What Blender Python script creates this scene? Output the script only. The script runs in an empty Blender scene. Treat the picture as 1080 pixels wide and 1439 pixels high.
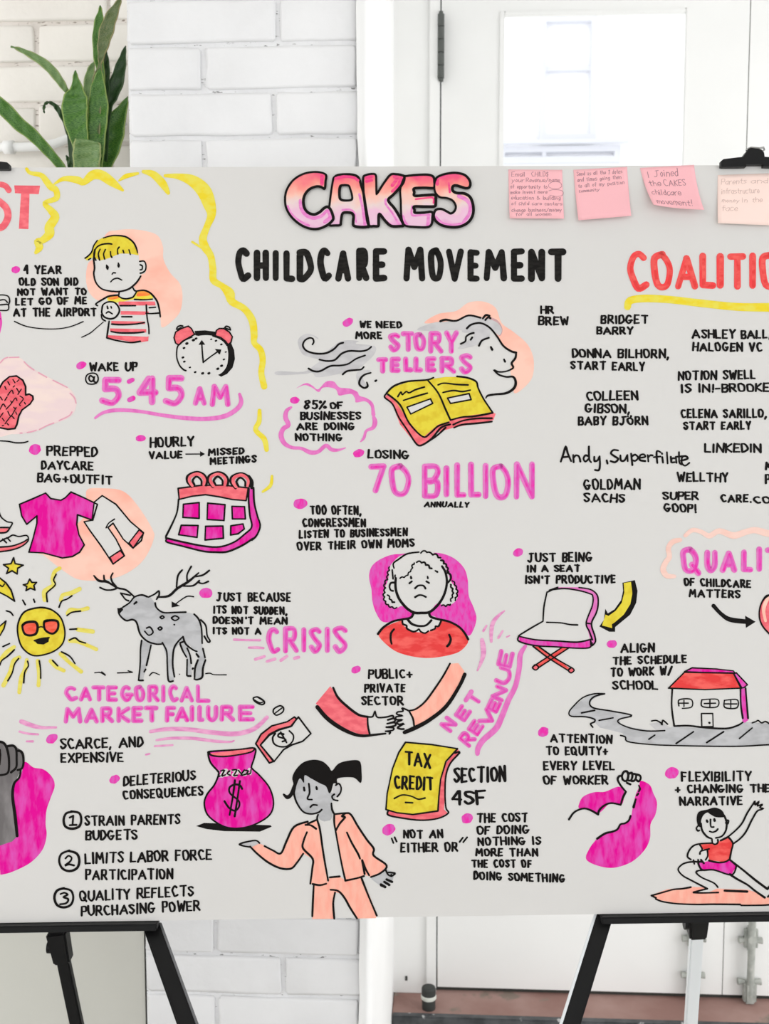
import bpy, bmesh, math, random
from mathutils import Vector, Matrix
from mathutils.geometry import tessellate_polygon

# ---------------------------------------------------------------- camera
W, H, FPX = 1080.0, 1439.0, 1500.0
C = bpy.context.scene.collection
yaw, pitch = math.radians(3.0), math.radians(-5.0)
CAM = Vector((0, 0, 1.65))
cam_data = bpy.data.cameras.new('camera')
cam = bpy.data.objects.new('camera', cam_data)
C.objects.link(cam)
cam.location = CAM
cam.rotation_euler = (math.pi / 2 + pitch, 0, yaw)
cam_data.sensor_fit = 'HORIZONTAL'
cam_data.sensor_width = 36.0
cam_data.lens = FPX / W * 36.0
cam_data.clip_start = 0.05
cam_data.dof.use_dof = True
cam_data.dof.focus_distance = 1.5
cam_data.dof.aperture_fstop = 11
bpy.context.scene.camera = cam

# ---------------------------------------------------------------- world, light, exposure
world = bpy.data.worlds.new('world')
bpy.context.scene.world = world
world.use_nodes = True
bg = world.node_tree.nodes['Background']
bg.inputs[0].default_value = (0.97, 0.985, 1.0, 1)
bg.inputs[1].default_value = 1.5

def area(name, loc, target, sx, sy, power, col=(1, 1, 1)):
    d = bpy.data.lights.new(name, 'AREA')
    d.shape = 'RECTANGLE'; d.size = sx; d.size_y = sy; d.energy = power; d.color = col
    o = bpy.data.objects.new(name, d); C.objects.link(o)
    o.location = loc
    o.rotation_euler = (Vector(target) - Vector(loc)).to_track_quat('-Z', 'Y').to_euler()
    return o
area('studio_window_light', (-1.9, -1.6, 3.0), (0.1, 1.6, 1.4), 1.6, 1.2, 22, (1, 0.985, 0.96))

area('side_fill_light', (2.4, 1.55, 1.2), (-.1, 2.4, .8), .9, 2.0, 22, (1, 1, 1))  # fill added at the right to brighten the background behind the board
area('left_fill_light', (-2.3, 1.2, 1.5), (-.2, 2.0, .9), 1.0, 2.0, 13, (1, 1, 1))  # added fill lifting the dark left side, no window there

vs = bpy.context.scene.view_settings
vs.view_transform = 'Standard'; vs.look = 'None'; vs.gamma = 1.0; vs.use_curve_mapping = False
vs.exposure = 0.0
bpy.context.scene.cycles.max_bounces = 6
bpy.context.scene.cycles.diffuse_bounces = 4

# ---------------------------------------------------------------- helpers
R = random.Random(7)
Rot = cam.rotation_euler.to_matrix()
RX, UX, FX = Rot @ Vector((1, 0, 0)), Rot @ Vector((0, 1, 0)), Rot @ Vector((0, 0, -1))

def ray(px, py):
    return FX + RX * ((px - W / 2) / FPX) + UX * ((H / 2 - py) / FPX)
def U(px, py, Y):
    """point of the upright plane y = Y that the photograph shows at pixel px, py"""
    d = ray(px, py); return CAM + d * ((Y - CAM.y) / d.y)

# the board's own plane: leans back 5 degrees with the easels, turned a little to the right
ang = math.radians(0.9)
BR = RX * math.cos(ang) + FX * math.sin(ang)
BU = UX.copy()
BN = BR.cross(BU).normalized()          # towards the viewer
if BN.dot(FX) > 0: BN = -BN
BC = CAM + FX * 1.5
def B(px, py, z=0.0):
    d = ray(px, py); t = (BC - CAM).dot(BN) / d.dot(BN)
    return CAM + d * t + BN * z

def lin(c): return tuple((v / 255 / 12.92) if v / 255 <= .04045 else ((v / 255 + .055) / 1.055) ** 2.4 for v in c)

def new_mat(name, rough=.6, spec=.3):
    m = bpy.data.materials.new(name); m.use_nodes = True
    nt = m.node_tree; b = nt.nodes['Principled BSDF']
    b.inputs['Roughness'].default_value = rough
    b.inputs['Specular IOR Level'].default_value = spec
    return m, nt, b
def plain(name, c, rough=.6, spec=.3, metal=0, k=1.0):
    m, nt, b = new_mat(name, rough, spec)
    b.inputs['Base Color'].default_value = (*[min(1, v * k) for v in lin(c)], 1)
    b.inputs['Metallic'].default_value = metal
    return m
def marker(name, c1, c2, scale=60, stretch=(1, 1, 3), lo=.42, hi=.62, rough=.7, k=1.0, rot=0.5):
    """marker ink: two tones of the same ink in overlapping streaks"""
    m, nt, b = new_mat(name, rough, .15)
    tc = nt.nodes.new('ShaderNodeTexCoord'); mp = nt.nodes.new('ShaderNodeMapping')
    mp.inputs['Scale'].default_value = stretch; mp.inputs['Rotation'].default_value = (0, rot, 0)
    nz = nt.nodes.new('ShaderNodeTexNoise'); nz.inputs['Scale'].default_value = scale; nz.inputs['Detail'].default_value = 3
    rp = nt.nodes.new('ShaderNodeValToRGB')
    rp.color_ramp.elements[0].position = lo; rp.color_ramp.elements[1].position = hi
    rp.color_ramp.elements[0].color = (*[min(1, v * k) for v in lin(c1)], 1)
    rp.color_ramp.elements[1].color = (*[min(1, v * k) for v in lin(c2)], 1)
    nt.links.new(tc.outputs['Object'], mp.inputs[0]); nt.links.new(mp.outputs[0], nz.inputs['Vector'])
    nt.links.new(nz.outputs[0], rp.inputs[0]); nt.links.new(rp.outputs[0], b.inputs['Base Color'])
    return m
def paint(name, c1, c2, scale=6, bump=.3, bscale=60, bdist=.004, rough=.6, flecks=None, k=1.0):
    """painted masonry or wood: tone variation, relief, optional dark flecks of wear"""
    m, nt, b = new_mat(name, rough, .3)
    tc = nt.nodes.new('ShaderNodeNewGeometry')
    nz = nt.nodes.new('ShaderNodeTexNoise'); nz.inputs['Scale'].default_value = scale; nz.inputs['Detail'].default_value = 4
    rp = nt.nodes.new('ShaderNodeValToRGB')
    rp.color_ramp.elements[0].position = .35; rp.color_ramp.elements[1].position = .65
    rp.color_ramp.elements[0].color = (*[v * k for v in lin(c1)], 1)
    rp.color_ramp.elements[1].color = (*[v * k for v in lin(c2)], 1)
    nt.links.new(tc.outputs['Position'], nz.inputs['Vector']); nt.links.new(nz.outputs[0], rp.inputs[0])
    out = rp.outputs[0]
    if flecks:
        n2 = nt.nodes.new('ShaderNodeTexNoise'); n2.inputs['Scale'].default_value = flecks[1]; n2.inputs['Detail'].default_value = 5
        r2 = nt.nodes.new('ShaderNodeValToRGB')
        r2.color_ramp.elements[0].position = flecks[2]; r2.color_ramp.elements[1].position = flecks[2] + .05
        mx = nt.nodes.new('ShaderNodeMix'); mx.data_type = 'RGBA'
        mp = nt.nodes.new('ShaderNodeMapping'); mp.inputs['Scale'].default_value = flecks[3]
        nt.links.new(tc.outputs['Position'], mp.inputs[0]); nt.links.new(mp.outputs[0], n2.inputs['Vector'])
        nt.links.new(n2.outputs[0], r2.inputs[0]); nt.links.new(r2.outputs[0], mx.inputs[0])
        nt.links.new(out, mx.inputs[6]); mx.inputs[7].default_value = (*lin(flecks[0]), 1)
        out = mx.outputs[2]
    nt.links.new(out, b.inputs['Base Color'])
    if bump:
        n3 = nt.nodes.new('ShaderNodeTexNoise'); n3.inputs['Scale'].default_value = bscale; n3.inputs['Detail'].default_value = 4
        bp = nt.nodes.new('ShaderNodeBump'); bp.inputs['Strength'].default_value = bump; bp.inputs['Distance'].default_value = bdist
        nt.links.new(tc.outputs['Position'], n3.inputs['Vector']); nt.links.new(n3.outputs[0], bp.inputs['Height'])
        nt.links.new(bp.outputs[0], b.inputs['Normal'])
    return m

def tag(o, label=None, cat=None, group=None, kind=None):
    for k, v in (('label', label), ('category', cat), ('group', group), ('kind', kind)):
        if v: o[k] = v
    return o
def empty(name, loc, label=None, cat=None, group=None, kind=None):
    o = bpy.data.objects.new(name, None); C.objects.link(o); o.location = loc
    o.empty_display_size = .05
    return tag(o, label, cat, group, kind)
def wloc(o):
    v = Vector((0, 0, 0))
    while o: v += o.location; o = o.parent
    return v
def mk(name, verts, faces, mats, parent=None, fm=None, smooth=False):
    """ONE mesh object from world-space vertices"""
    off = wloc(parent) if parent else Vector((0, 0, 0))
    me = bpy.data.meshes.new(name)
    me.from_pydata([tuple(Vector(v) - off) for v in verts], [], faces)
    for m in (mats if isinstance(mats, list) else [mats]): me.materials.append(m)
    if fm:
        for p, i in zip(me.polygons, fm): p.material_index = i
    if smooth:
        for p in me.polygons: p.use_smooth = True
    me.update()
    o = bpy.data.objects.new(name, me); C.objects.link(o)
    if parent: o.parent = parent
    return o
def from_bm(name, bm, mats, parent=None, smooth=False):
    off = wloc(parent) if parent else Vector((0, 0, 0))
    bmesh.ops.translate(bm, verts=bm.verts, vec=-off)
    me = bpy.data.meshes.new(name); bm.to_mesh(me); bm.free()
    for m in (mats if isinstance(mats, list) else [mats]): me.materials.append(m)
    if smooth:
        for p in me.polygons: p.use_smooth = True
    o = bpy.data.objects.new(name, me); C.objects.link(o)
    if parent: o.parent = parent
    return o
def bm_box(bm, lo, hi, bev=0):
    v = bmesh.ops.create_cube(bm, size=1)['verts']
    lo, hi = Vector(lo), Vector(hi)
    for q in v: q.co = Vector([lo[i] + (q.co[i] + .5) * (hi[i] - lo[i]) for i in range(3)])
    if bev:
        es = list({e for q in v for e in q.link_edges})
        bmesh.ops.bevel(bm, geom=es, offset=bev, segments=2, affect='EDGES')
def box(name, lo, hi, m, parent=None, bev=.002):
    bm = bmesh.new(); bm_box(bm, lo, hi, bev); return from_bm(name, bm, m, parent)
def bm_tube(bm, pts, r, n=12, caps=True):
    """round tube through points; r is a number or one number per point"""
    pts = [Vector(p) for p in pts]; rings = []
    for i, p in enumerate(pts):
        a = pts[max(0, i - 1)]; b = pts[min(len(pts) - 1, i + 1)]
        t = (b - a).normalized(); s = t.orthogonal().normalized() if i == 0 else (s - t * s.dot(t)).normalized()
        q = t.cross(s); rr = r[i] if isinstance(r, (list, tuple)) else r
        rings.append([bm.verts.new(p + (s * math.cos(x) + q * math.sin(x)) * rr) for x in [2 * math.pi * j / n for j in range(n)]])
    for a, b in zip(rings, rings[1:]):
        for j in range(n): bm.faces.new((a[j], a[(j + 1) % n], b[(j + 1) % n], b[j]))
    if caps: bm.faces.new(rings[0][::-1]); bm.faces.new(rings[-1])
def tube(name, pts, r, m, parent=None, n=12):
    bm = bmesh.new(); bm_tube(bm, pts, r, n); return from_bm(name, bm, m, parent, True)
def bm_bar(bm, a, b, side, w, d, w2=None, bev=.002):
    """rectangular bar from a to b; w along side, d across"""
    a, b = Vector(a), Vector(b); t = (b - a).normalized()
    s = (Vector(side) - t * Vector(side).dot(t)).normalized(); q = t.cross(s)
    w2 = w2 or w; vs_ = []
    for p, ww in ((a, w), (b, w2)):
        for i, j in ((-1, -1), (1, -1), (1, 1), (-1, 1)): vs_.append(bm.verts.new(p + s * i * ww / 2 + q * j * d / 2))
    fs = [(0, 1, 2, 3), (7, 6, 5, 4), (0, 4, 5, 1), (1, 5, 6, 2), (2, 6, 7, 3), (3, 7, 4, 0)]
    for f in fs: bm.faces.new([vs_[i] for i in f])
    if bev: bmesh.ops.bevel(bm, geom=list({e for v in vs_ for e in v.link_edges}), offset=bev, segments=2, affect='EDGES')
    bmesh.ops.recalc_face_normals(bm, faces=bm.faces)

# ---------------------------------------------------------------- materials
M = {}
M['brick'] = paint('white_painted_brick', (232, 232, 233), (241, 241, 242), 5, .6, 30, .004, .6)
M['brick_cream'] = paint('cream_painted_brick', (236, 231, 224), (244, 240, 233), 5, .6, 30, .004, .6)
M['mortar'] = paint('painted_mortar', (230, 230, 231), (241, 241, 242), 14, .8, 70, .004, .8, ((150, 149, 148), 70, .64, (1, 1, 3.5)))
M['mortar_cream'] = paint('cream_mortar', (226, 219, 212), (240, 234, 228), 14, .8, 70, .004, .8, ((150, 138, 128), 70, .6, (1, 1, 3.5)))
M['plaster'] = paint('white_plaster', (244, 244, 243), (250, 250, 249), 3, .3, 25, .003)
M['grey_wall'] = paint('pale_grey_wall', (206, 206, 198), (214, 213, 205), 2, .1, 20, .002)
M['door'] = paint('white_door_paint', (238, 238, 236), (244, 244, 242), 2, .12, 15, .002, .4)
M['floor'] = paint('grey_floor', (176, 172, 166), (190, 186, 180), 4, .2, 30, .002)
M['sill'] = paint('worn_red_sill', (146, 112, 104), (168, 138, 130), 6, .4, 50, .003, .7, ((136, 122, 112), 9, .63, (1, 1, 1)))
M['nosing'] = paint('dark_metal_nosing', (62, 64, 66), (88, 90, 92), 30, .2, 60, .001, .4, ((190, 190, 190), 35, .66, (1, 1, 1)))
M['dark_gap'] = plain('dark_gap', (60, 60, 56), .8)  # solid dark colour standing for the shade inside gaps
M['ceiling'] = plain('white_ceiling', (235, 235, 233), .8)
M['steel'] = plain('weathered_steel', (92, 95, 92), .5, .4, .4)
M['bolt_steel'] = paint('painted_steel_bolt', (150, 154, 148), (186, 188, 182), 40, .2, 90, .001, .4)
M['black'] = plain('black_plastic', (13, 13, 14), .45, .25)
M['black_edge'] = plain('grey_aluminium_edge', (120, 121, 124), .35, .5, .5)
M['silver'] = plain('aluminium_and_backlight_silver', (236, 240, 242), .4, .5, .1)  # aluminium edge colour; on the rear leg it paints in backlight reflection
M['chrome'] = plain('chrome', (170, 170, 168), .2, .5, .9)
M['rubber'] = plain('dark_rubber', (58, 60, 58), .6)
M['white_ring'] = plain('white_band', (214, 216, 208), .5)
m, nt, b = new_mat('clear_glass', .02, .3)
tr = nt.nodes.new('ShaderNodeBsdfTransparent'); gl = nt.nodes.new('ShaderNodeBsdfGlossy'); gl.inputs['Roughness'].default_value = .02
mx = nt.nodes.new('ShaderNodeMixShader'); mx.inputs[0].default_value = .05
nt.links.new(tr.outputs[0], mx.inputs[1]); nt.links.new(gl.outputs[0], mx.inputs[2])
nt.links.new(mx.outputs[0], nt.nodes['Material Output'].inputs[0]); M['glass'] = m
M['facade'] = paint('bright_white_render', (250, 250, 250), (253, 253, 253), 1, 0)
M['facade_frame'] = plain('pale_window_frame', (224, 226, 233), .6)
M['facade_pane'] = plain('pale_far_pane', (247, 248, 252), .3)
# leaves: banded dark and mid green, yellow-green margin by u coordinate
def leaf_mat(name, c1, c2, edge):
    m, nt, b = new_mat(name, .4, .4)
    uv = nt.nodes.new('ShaderNodeTexCoord'); sp = nt.nodes.new('ShaderNodeSeparateXYZ')
    nt.links.new(uv.outputs['UV'], sp.inputs[0])
    nz = nt.nodes.new('ShaderNodeTexNoise'); nz.inputs['Scale'].default_value = 8; nz.inputs['Detail'].default_value = 3
    mp = nt.nodes.new('ShaderNodeMapping'); mp.inputs['Scale'].default_value = (1, 4, 1)
    nt.links.new(uv.outputs['UV'], mp.inputs[0]); nt.links.new(mp.outputs[0], nz.inputs['Vector'])
    rp = nt.nodes.new('ShaderNodeValToRGB'); rp.color_ramp.elements[0].position = .4; rp.color_ramp.elements[1].position = .62
    rp.color_ramp.elements[0].color = (*lin(c1), 1); rp.color_ramp.elements[1].color = (*lin(c2), 1)
    nt.links.new(nz.outputs[0], rp.inputs[0])
    ma = nt.nodes.new('ShaderNodeMath'); ma.operation = 'SUBTRACT'; ma.inputs[1].default_value = .5; nt.links.new(sp.outputs[0], ma.inputs[0])
    mb = nt.nodes.new('ShaderNodeMath'); mb.operation = 'ABSOLUTE'; nt.links.new(ma.outputs[0], mb.inputs[0])
    mc = nt.nodes.new('ShaderNodeMath'); mc.operation = 'GREATER_THAN'; mc.inputs[1].default_value = .462; nt.links.new(mb.outputs[0], mc.inputs[0])
    mx = nt.nodes.new('ShaderNodeMix'); mx.data_type = 'RGBA'
    nt.links.new(mc.outputs[0], mx.inputs[0]); nt.links.new(rp.outputs[0], mx.inputs[6]); mx.inputs[7].default_value = (*lin(edge), 1)
    nt.links.new(mx.outputs[2], b.inputs['Base Color'])
    return m
M['leaf'] = leaf_mat('mid_green_leaf', (44, 92, 30), (96, 140, 58), (140, 164, 84))
M['leaf_dark'] = leaf_mat('dark_green_leaf', (28, 54, 28), (56, 90, 44), (64, 90, 50))
M['leaf_pale'] = leaf_mat('pale_green_leaf', (84, 122, 68), (134, 158, 100), (158, 170, 110))
M['leaf_brown'] = leaf_mat('browning_leaf', (70, 96, 50), (118, 124, 84), (150, 142, 96))
M['pot'] = paint('white_ceramic', (232, 232, 230), (240, 240, 238), 4, 0, rough=.3)
M['soil'] = paint('dark_soil', (48, 38, 30), (72, 58, 46), 60, .8, 90, .004)

# inks
M['paper'] = plain('white_foam_board', (219, 217, 214), .55, .25)
M['core'] = plain('foam_board_edge', (225, 222, 220), .8)
M['ink'] = plain('black_marker', (20, 17, 16), .6, .1)
M['ink2'] = marker('black_brush_marker', (20, 18, 17), (36, 34, 31), 90, (1, 1, 3))
M['mg'] = marker('magenta_marker', (222, 92, 186), (236, 48, 170), 90, (2.4, 1, 1), .4, .64)
M['mgd'] = marker('deep_magenta_marker', (230, 0, 152), (226, 84, 184), 34, (3, 1, 1), .40, .66, rot=.3)
M['mgl'] = marker('light_magenta_marker', (232, 128, 198), (226, 110, 188), 70, (2, 1, 1))
M['lil'] = marker('lilac_marker', (236, 168, 206), (224, 138, 190), 70, (1, 1, 3))
M['red'] = marker('red_marker', (232, 66, 66), (246, 102, 96), 45, (1, 1, 2.5))
M['coral'] = marker('coral_marker', (236, 100, 112), (250, 124, 132), 60, (1, 1, 2))
M['tred'] = marker('title_red_marker', (240, 92, 90), (246, 70, 74), 60, (2.5, 1, 1))
M['orange'] = marker('orange_marker', (250, 120, 60), (250, 160, 70), 60, (1, 1, 2))
M['peach'] = marker('peach_marker', (255, 206, 188), (255, 180, 160), 22, (1, 1, 1.5), .4, .75)
M['peach2'] = marker('peach_fill_marker', (255, 188, 168), (255, 164, 146), 40, (3, 1, 1), .4, .8)
M['pale'] = marker('pale_pink_wash', (238, 214, 214), (244, 222, 214), 20)
M['dash'] = plain('dusty_pink_marker', (230, 164, 184), .7)
M['yel'] = marker('yellow_marker', (236, 222, 88), (238, 214, 50), 60, (1, 1, 2))
M['yelf'] = marker('yellow_fill_marker', (232, 214, 66), (222, 196, 52), 40, (2, 1, 2))
M['grey'] = marker('grey_marker', (196, 196, 198), (180, 180, 182), 40, (1, 1, 2))
M['greyl'] = marker('light_grey_marker', (206, 204, 205), (194, 192, 194), 40, (1, 1, 2))
M['dgrey'] = marker('dark_grey_marker', (140, 136, 136), (112, 108, 108), 22, (2, 1, 1))
M['peachl'] = marker('pale_peach_marker', (248, 212, 200), (246, 200, 186), 30)
M['yell'] = marker('soft_yellow_marker', (232, 220, 110), (230, 212, 84), 60)
M['lens'] = marker('orange_red_marker', (238, 84, 58), (246, 110, 90), 50)
M['mauve'] = marker('mauve_marker', (214, 172, 170), (200, 158, 160), 40)
M['hot'] = marker('hot_pink_marker', (240, 70, 136), (244, 96, 140), 90)
M['lilp'] = marker('orchid_marker', (230, 126, 198), (236, 150, 208), 90)
M['pencil'] = plain('grey_pencil', (168, 124, 134), .6)
M['pencil2'] = plain('faint_pencil', (212, 180, 172), .6)
M['note'] = plain('pink_note_paper', (252, 190, 196), .8)
M['note_pale'] = plain('pale_peach_note_paper', (255, 228, 218), .8)
# rainbow lettering: pink on top, orange in the middle, lilac below, in height
m, nt, b = new_mat('pink_orange_lilac_marker', .6, .2)
tc = nt.nodes.new('ShaderNodeTexCoord'); sp = nt.nodes.new('ShaderNodeSeparateXYZ'); nt.links.new(tc.outputs['Generated'], sp.inputs[0])
nz = nt.nodes.new('ShaderNodeTexNoise'); nz.inputs['Scale'].default_value = 45; nz.inputs['Detail'].default_value = 2
nt.links.new(tc.outputs['Object'], nz.inputs['Vector'])
md = nt.nodes.new('ShaderNodeMath'); md.operation = 'MULTIPLY_ADD'; md.inputs[1].default_value = .5; nt.links.new(nz.outputs[0], md.inputs[0])
nt.links.new(sp.outputs[2], md.inputs[2])
rp = nt.nodes.new('ShaderNodeValToRGB'); cr = rp.color_ramp
for e in list(cr.elements)[1:]: cr.elements.remove(e)
cr.elements[0].position = .18; cr.elements[0].color = (*lin((232, 150, 206)), 1)
for p, c in ((.36, (236, 196, 218)), (.5, (238, 190, 216)), (.62, (236, 212, 210)), (.78, (250, 196, 180)), (.95, (250, 150, 140)), (1.12, (246, 96, 130)), (1.28, (240, 66, 140))):
    e = cr.elements.new(min(1, p / 1.3)); e.color = (*lin(c), 1)
cr.elements[0].position = .14
dv = nt.nodes.new('ShaderNodeMath'); dv.operation = 'DIVIDE'; dv.inputs[1].default_value = 1.4; nt.links.new(md.outputs[0], dv.inputs[0])
nt.links.new(dv.outputs[0], rp.inputs[0]); nt.links.new(rp.outputs[0], b.inputs['Base Color']); M['rain'] = m
# ================================================================ the setting
PY, LY, DY = 1.83, 2.08, 2.75            # pillar front, alcove wall, door wall
SILL = 0.12
xpl, xpr = U(190, 720, PY).x, U(517, 720, PY).x
TOP = 3.1
def tag_s(o): o['kind'] = 'structure'; return o

floor = tag_s(box('floor', (-4, -3, -.05), (4, DY + .06, 0), M['floor'], bev=0))
ceil = tag_s(box('ceiling', (-4, -3, TOP), (4, DY + .12, TOP + .1), M['ceiling'], bev=0))

# bricks: a few shared meshes, each brick its own object
def brick_mesh(L, Hh, D, seed):
    r = random.Random(seed); vs_, fs = [], []
    xs_ = [0, .005, L * .35, L * .68, L - .005, L]; zs_ = [0, .005, Hh * .5, Hh - .005, Hh]; nx, nz = 5, 4
    for j in range(nz + 1):
        for i in range(nx + 1):
            x, z = xs_[i], zs_[j]
            edge = i in (0, nx) or j in (0, nz)
            y = -D + (.0013 if edge else r.uniform(-.0006, .0006))
            x += r.uniform(-.0025, .0025) if 0 < i < nx or edge else 0; z += r.uniform(-.0016, .0016)
            if (i in (0, nx)) and (j in (0, nz)): y += .001; x += .002 if i == 0 else -.002; z += .002 if j == 0 else -.002
            vs_.append((x, y, z))
    for j in range(nz):
        for i in range(nx):
            a = j * (nx + 1) + i; fs.append((a, a + 1, a + nx + 2, a + nx + 1))
    ring = [i for i in range(nx + 1)] + [(j + 1) * (nx + 1) - 1 for j in range(1, nz + 1)] + [nz * (nx + 1) + i for i in range(nx - 1, -1, -1)] + [j * (nx + 1) for j in range(nz - 1, 0, -1)]
    n0 = len(vs_)
    for k in ring: x, y, z = vs_[k]; vs_.append((x, .006, z))
    n = len(ring)
    for k in range(n): fs.append((ring[k], n0 + k, n0 + (k + 1) % n, ring[(k + 1) % n]))
    me = bpy.data.meshes.new('brick'); me.from_pydata(vs_, [], fs)
    for p in me.polygons: p.use_smooth = True
    return me
def brick_field(wall, mat, x0, x1, yf, z0, z1, pitch, zref, BL, joint, seed):
    meshes = []
    for s in range(7):
        me = brick_mesh(BL - joint, pitch - joint, .0020, seed + s); me.materials.append(mat); meshes.append(me)
    off = wloc(wall)
    row = math.floor((z0 - zref) / pitch) + 1
    z = zref + row * pitch
    rr = random.Random(seed)
    while z + pitch <= z1 + .001:
        x = x0 + joint / 2 - (BL / 2 if row % 2 else rr.uniform(0, .02)) 
        while x < x1 - .02:
            a, b_ = max(x, x0 + joint / 2), min(x + BL - joint, x1 - joint / 2)
            if b_ - a > .035:
                o = bpy.data.objects.new('brick', rr.choice(meshes)); C.objects.link(o); o.parent = wall
                o.location = Vector((a, yf + rr.uniform(-.0015, .002), z + joint / 2)) - off
                o.scale = ((b_ - a) / (BL - joint), 1, 1)
            x += BL
        z += pitch; row += 1

def zof(px, py, Y): return U(px, py, Y).z
# brick pillar: body of mortar, bricks on its face, smooth plaster return on its right side
pil_ = box('wall_pillar', (xpl + .002, PY + .004, 0), (xpr - .004, DY - .002, TOP), M['mortar'], bev=0); tag_s(pil_)
pz = .0755
brick_field(pil_, M['brick'], xpl, xpr, PY, 0, TOP, pz, zof(350, 62, PY), .262, .008, 11)
ret = bmesh.new()
n = 60; rr = random.Random(5); cols = []
for i in range(n + 1):
    z = TOP * i / n; w = rr.uniform(-.003, .003)
    cols.append([ret.verts.new((xpr - .016 + w, PY - .006, z)), ret.verts.new((xpr - .004 + w * .5, PY - .009, z)), ret.verts.new((xpr + .003, PY - .002, z)),
                 ret.verts.new((xpr + .005, PY + .03, z)), ret.verts.new((xpr + .005, DY + .02, z))])
for a, c_ in zip(cols, cols[1:]):
    for k in range(4): ret.faces.new((a[k], a[k + 1], c_[k + 1], c_[k]))
from_bm('plaster_return', ret, M['plaster'], pil_, True)

# alcove wall behind the plant, and the grey lower wall the pot stands on
wl = box('wall_left', (-2.6, LY + .004, 0), (xpl + .01, LY + .2, TOP), M['mortar_cream'], bev=0); tag_s(wl)
brick_field(wl, M['brick_cream'], -2.6, xpl + .01, LY, 1.2, TOP, .0757, zof(50, 90, LY), .262, .009, 31)
low = box('wall_lower', (-2.6, PY + .035, 0), (xpl - .004, LY + .002, 1.32), M['grey_wall'], bev=.006); tag_s(low)
box('gap_shade_strip', (xpl - .0075, PY + .03, 0), (xpl - .002, PY + .05, 1.32), M['dark_gap'], low, bev=0)  # dark strip painting in the shade of the gap beside the pillar
wo = box('wall_far_left', (-2.7, -3, 0), (-2.6, LY, TOP), M['plaster'], bev=0); tag_s(wo)

# painted pipe along the alcove wall
pp = empty('wall_pipe', U(60, 205, LY) , 'white painted pipe with collar along the cream brick wall behind the plant', 'pipe')
q = [U(-60, 208, LY - .03), U(20, 206, LY - .03), U(60, 206, LY - .03), U(84, 200, LY - .03), U(98, 188, LY - .028), U(108, 170, LY - .028), U(112, 100, LY - .028)]
q = [U(-300, 207, LY - .025), U(22, 207, LY - .025), U(55, 206, LY - .025), U(80, 201, LY - .025), U(100, 193, LY - .025), U(150, 178, LY - .025), U(176, 170, LY - .02)]
tube('pipe', q, .0085, M['plaster'], pp)
tube('collar', [U(6, 207, LY - .025), U(20, 207, LY - .025)], .0125, M['plaster'], pp)

# right of the pillar: door wall with frame, two leaves, sill step
xf = U(549, 720, DY).x; xd = U(617.5, 720, DY).x; xs = U(1033, 720, DY).x
fr = box('door_frame', (xpr + .001, DY - .02, SILL), (xd - .004, DY + .1, TOP), M['door'], bev=.002); tag_s(fr)
box('trim_strip', (xd - .032, DY - .028, SILL), (xd - .006, DY - .019, TOP), M['door'], fr, bev=.003)
box('dark_hole', (U(571, 1369, DY).x - .003, DY - .022, zof(571, 1372, DY)), (U(571, 1369, DY).x + .003, DY - .0195, zof(571, 1366, DY)), M['dark_gap'], fr, bev=0)
zb = SILL + .012
def leaf(name, x0, x1, gx0, gx1, gz0, gz1):
    root = empty(name, ((x0 + x1) / 2, DY, SILL), kind='structure')
    y0, y1 = DY - .005, DY + .035
    bm = bmesh.new()
    bm_box(bm, (x0, y0, zb), (gx0, y1, TOP - .02), 0); bm_box(bm, (gx1, y0, zb), (x1, y1, TOP - .02), 0)
    bm_box(bm, (gx0, y0, zb), (gx1, y1, gz0), 0); bm_box(bm, (gx0, y0, gz1), (gx1, y1, TOP - .02), 0)
    from_bm('door_panel', bm, M['door'], root)
    b2 = bmesh.new(); t = .012
    for a, c_ in (((gx0 - .001, y0 - .004, gz0), (gx0 + t, y0 + .01, gz1)), ((gx1 - t, y0 - .004, gz0), (gx1 + .001, y0 + .01, gz1)),
                  ((gx0 + t, y0 - .0035, gz0), (gx1 - t, y0 + .01, gz0 + t)), ((gx0 + t, y0 - .0035, gz1 - t), (gx1 - t, y0 + .01, gz1))): bm_box(b2, a, c_, .002)
    from_bm('glazing_bead', b2, M['door'], root)
    box('glass_pane', (gx0, DY + .012, gz0), (gx1, DY + .018, gz1), M['glass'], root, bev=0)
    return root
gz1 = zof(834, 15, DY); gz0 = zof(834, 800, DY)
gx0, gx1 = U(701, 120, DY).x, U(967, 120, DY).x
d1 = leaf('door_1', xd, xs - .0012, gx0, gx1, gz0, gz1)
d2 = leaf('door_2', xs + .0012, xs + (xs - xd), xs + (xs - gx1), xs + (xs - gx0), gz0, gz1)
# dark strips: shade of the leaf seam and door gaps put into colour
box('seam_shade_strip', (xs - .0012, DY + .0, zb), (xs + .0012, DY + .03, TOP - .02), M['dark_gap'], d1, bev=0)
box('hinge_gap', (xd - .0038, DY - .001, SILL), (xd - .0005, DY + .03, TOP), M['dark_gap'], d1, bev=0)
box('bottom_gap', (xd - .003, DY + .001, SILL + .001), (xs * 2 - xd, DY + .03, zb - .0005), M['dark_gap'], d1, bev=0)
# knuckle hinge
hz0, hz1 = zof(615, 116, DY), zof(615, 26, DY)
hb = bmesh.new(); hx = xd - .002; k = 5
for i in range(k):
    a = hz0 + (hz1 - hz0) * i / k + .001; c_ = hz0 + (hz1 - hz0) * (i + 1) / k - .001
    bm_tube(hb, [(hx, DY - .030, a), (hx, DY - .030, c_)], .0082, 14)
bm_tube(hb, [(hx, DY - .030, hz0 - .006), (hx, DY - .030, hz1 + .006)], .005, 12)
bm_box(hb, (hx - .006, DY - .03, hz0), (hx + .006, DY - .004, hz1), 0)
from_bm('hinge', hb, M['steel'], d1)
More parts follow.
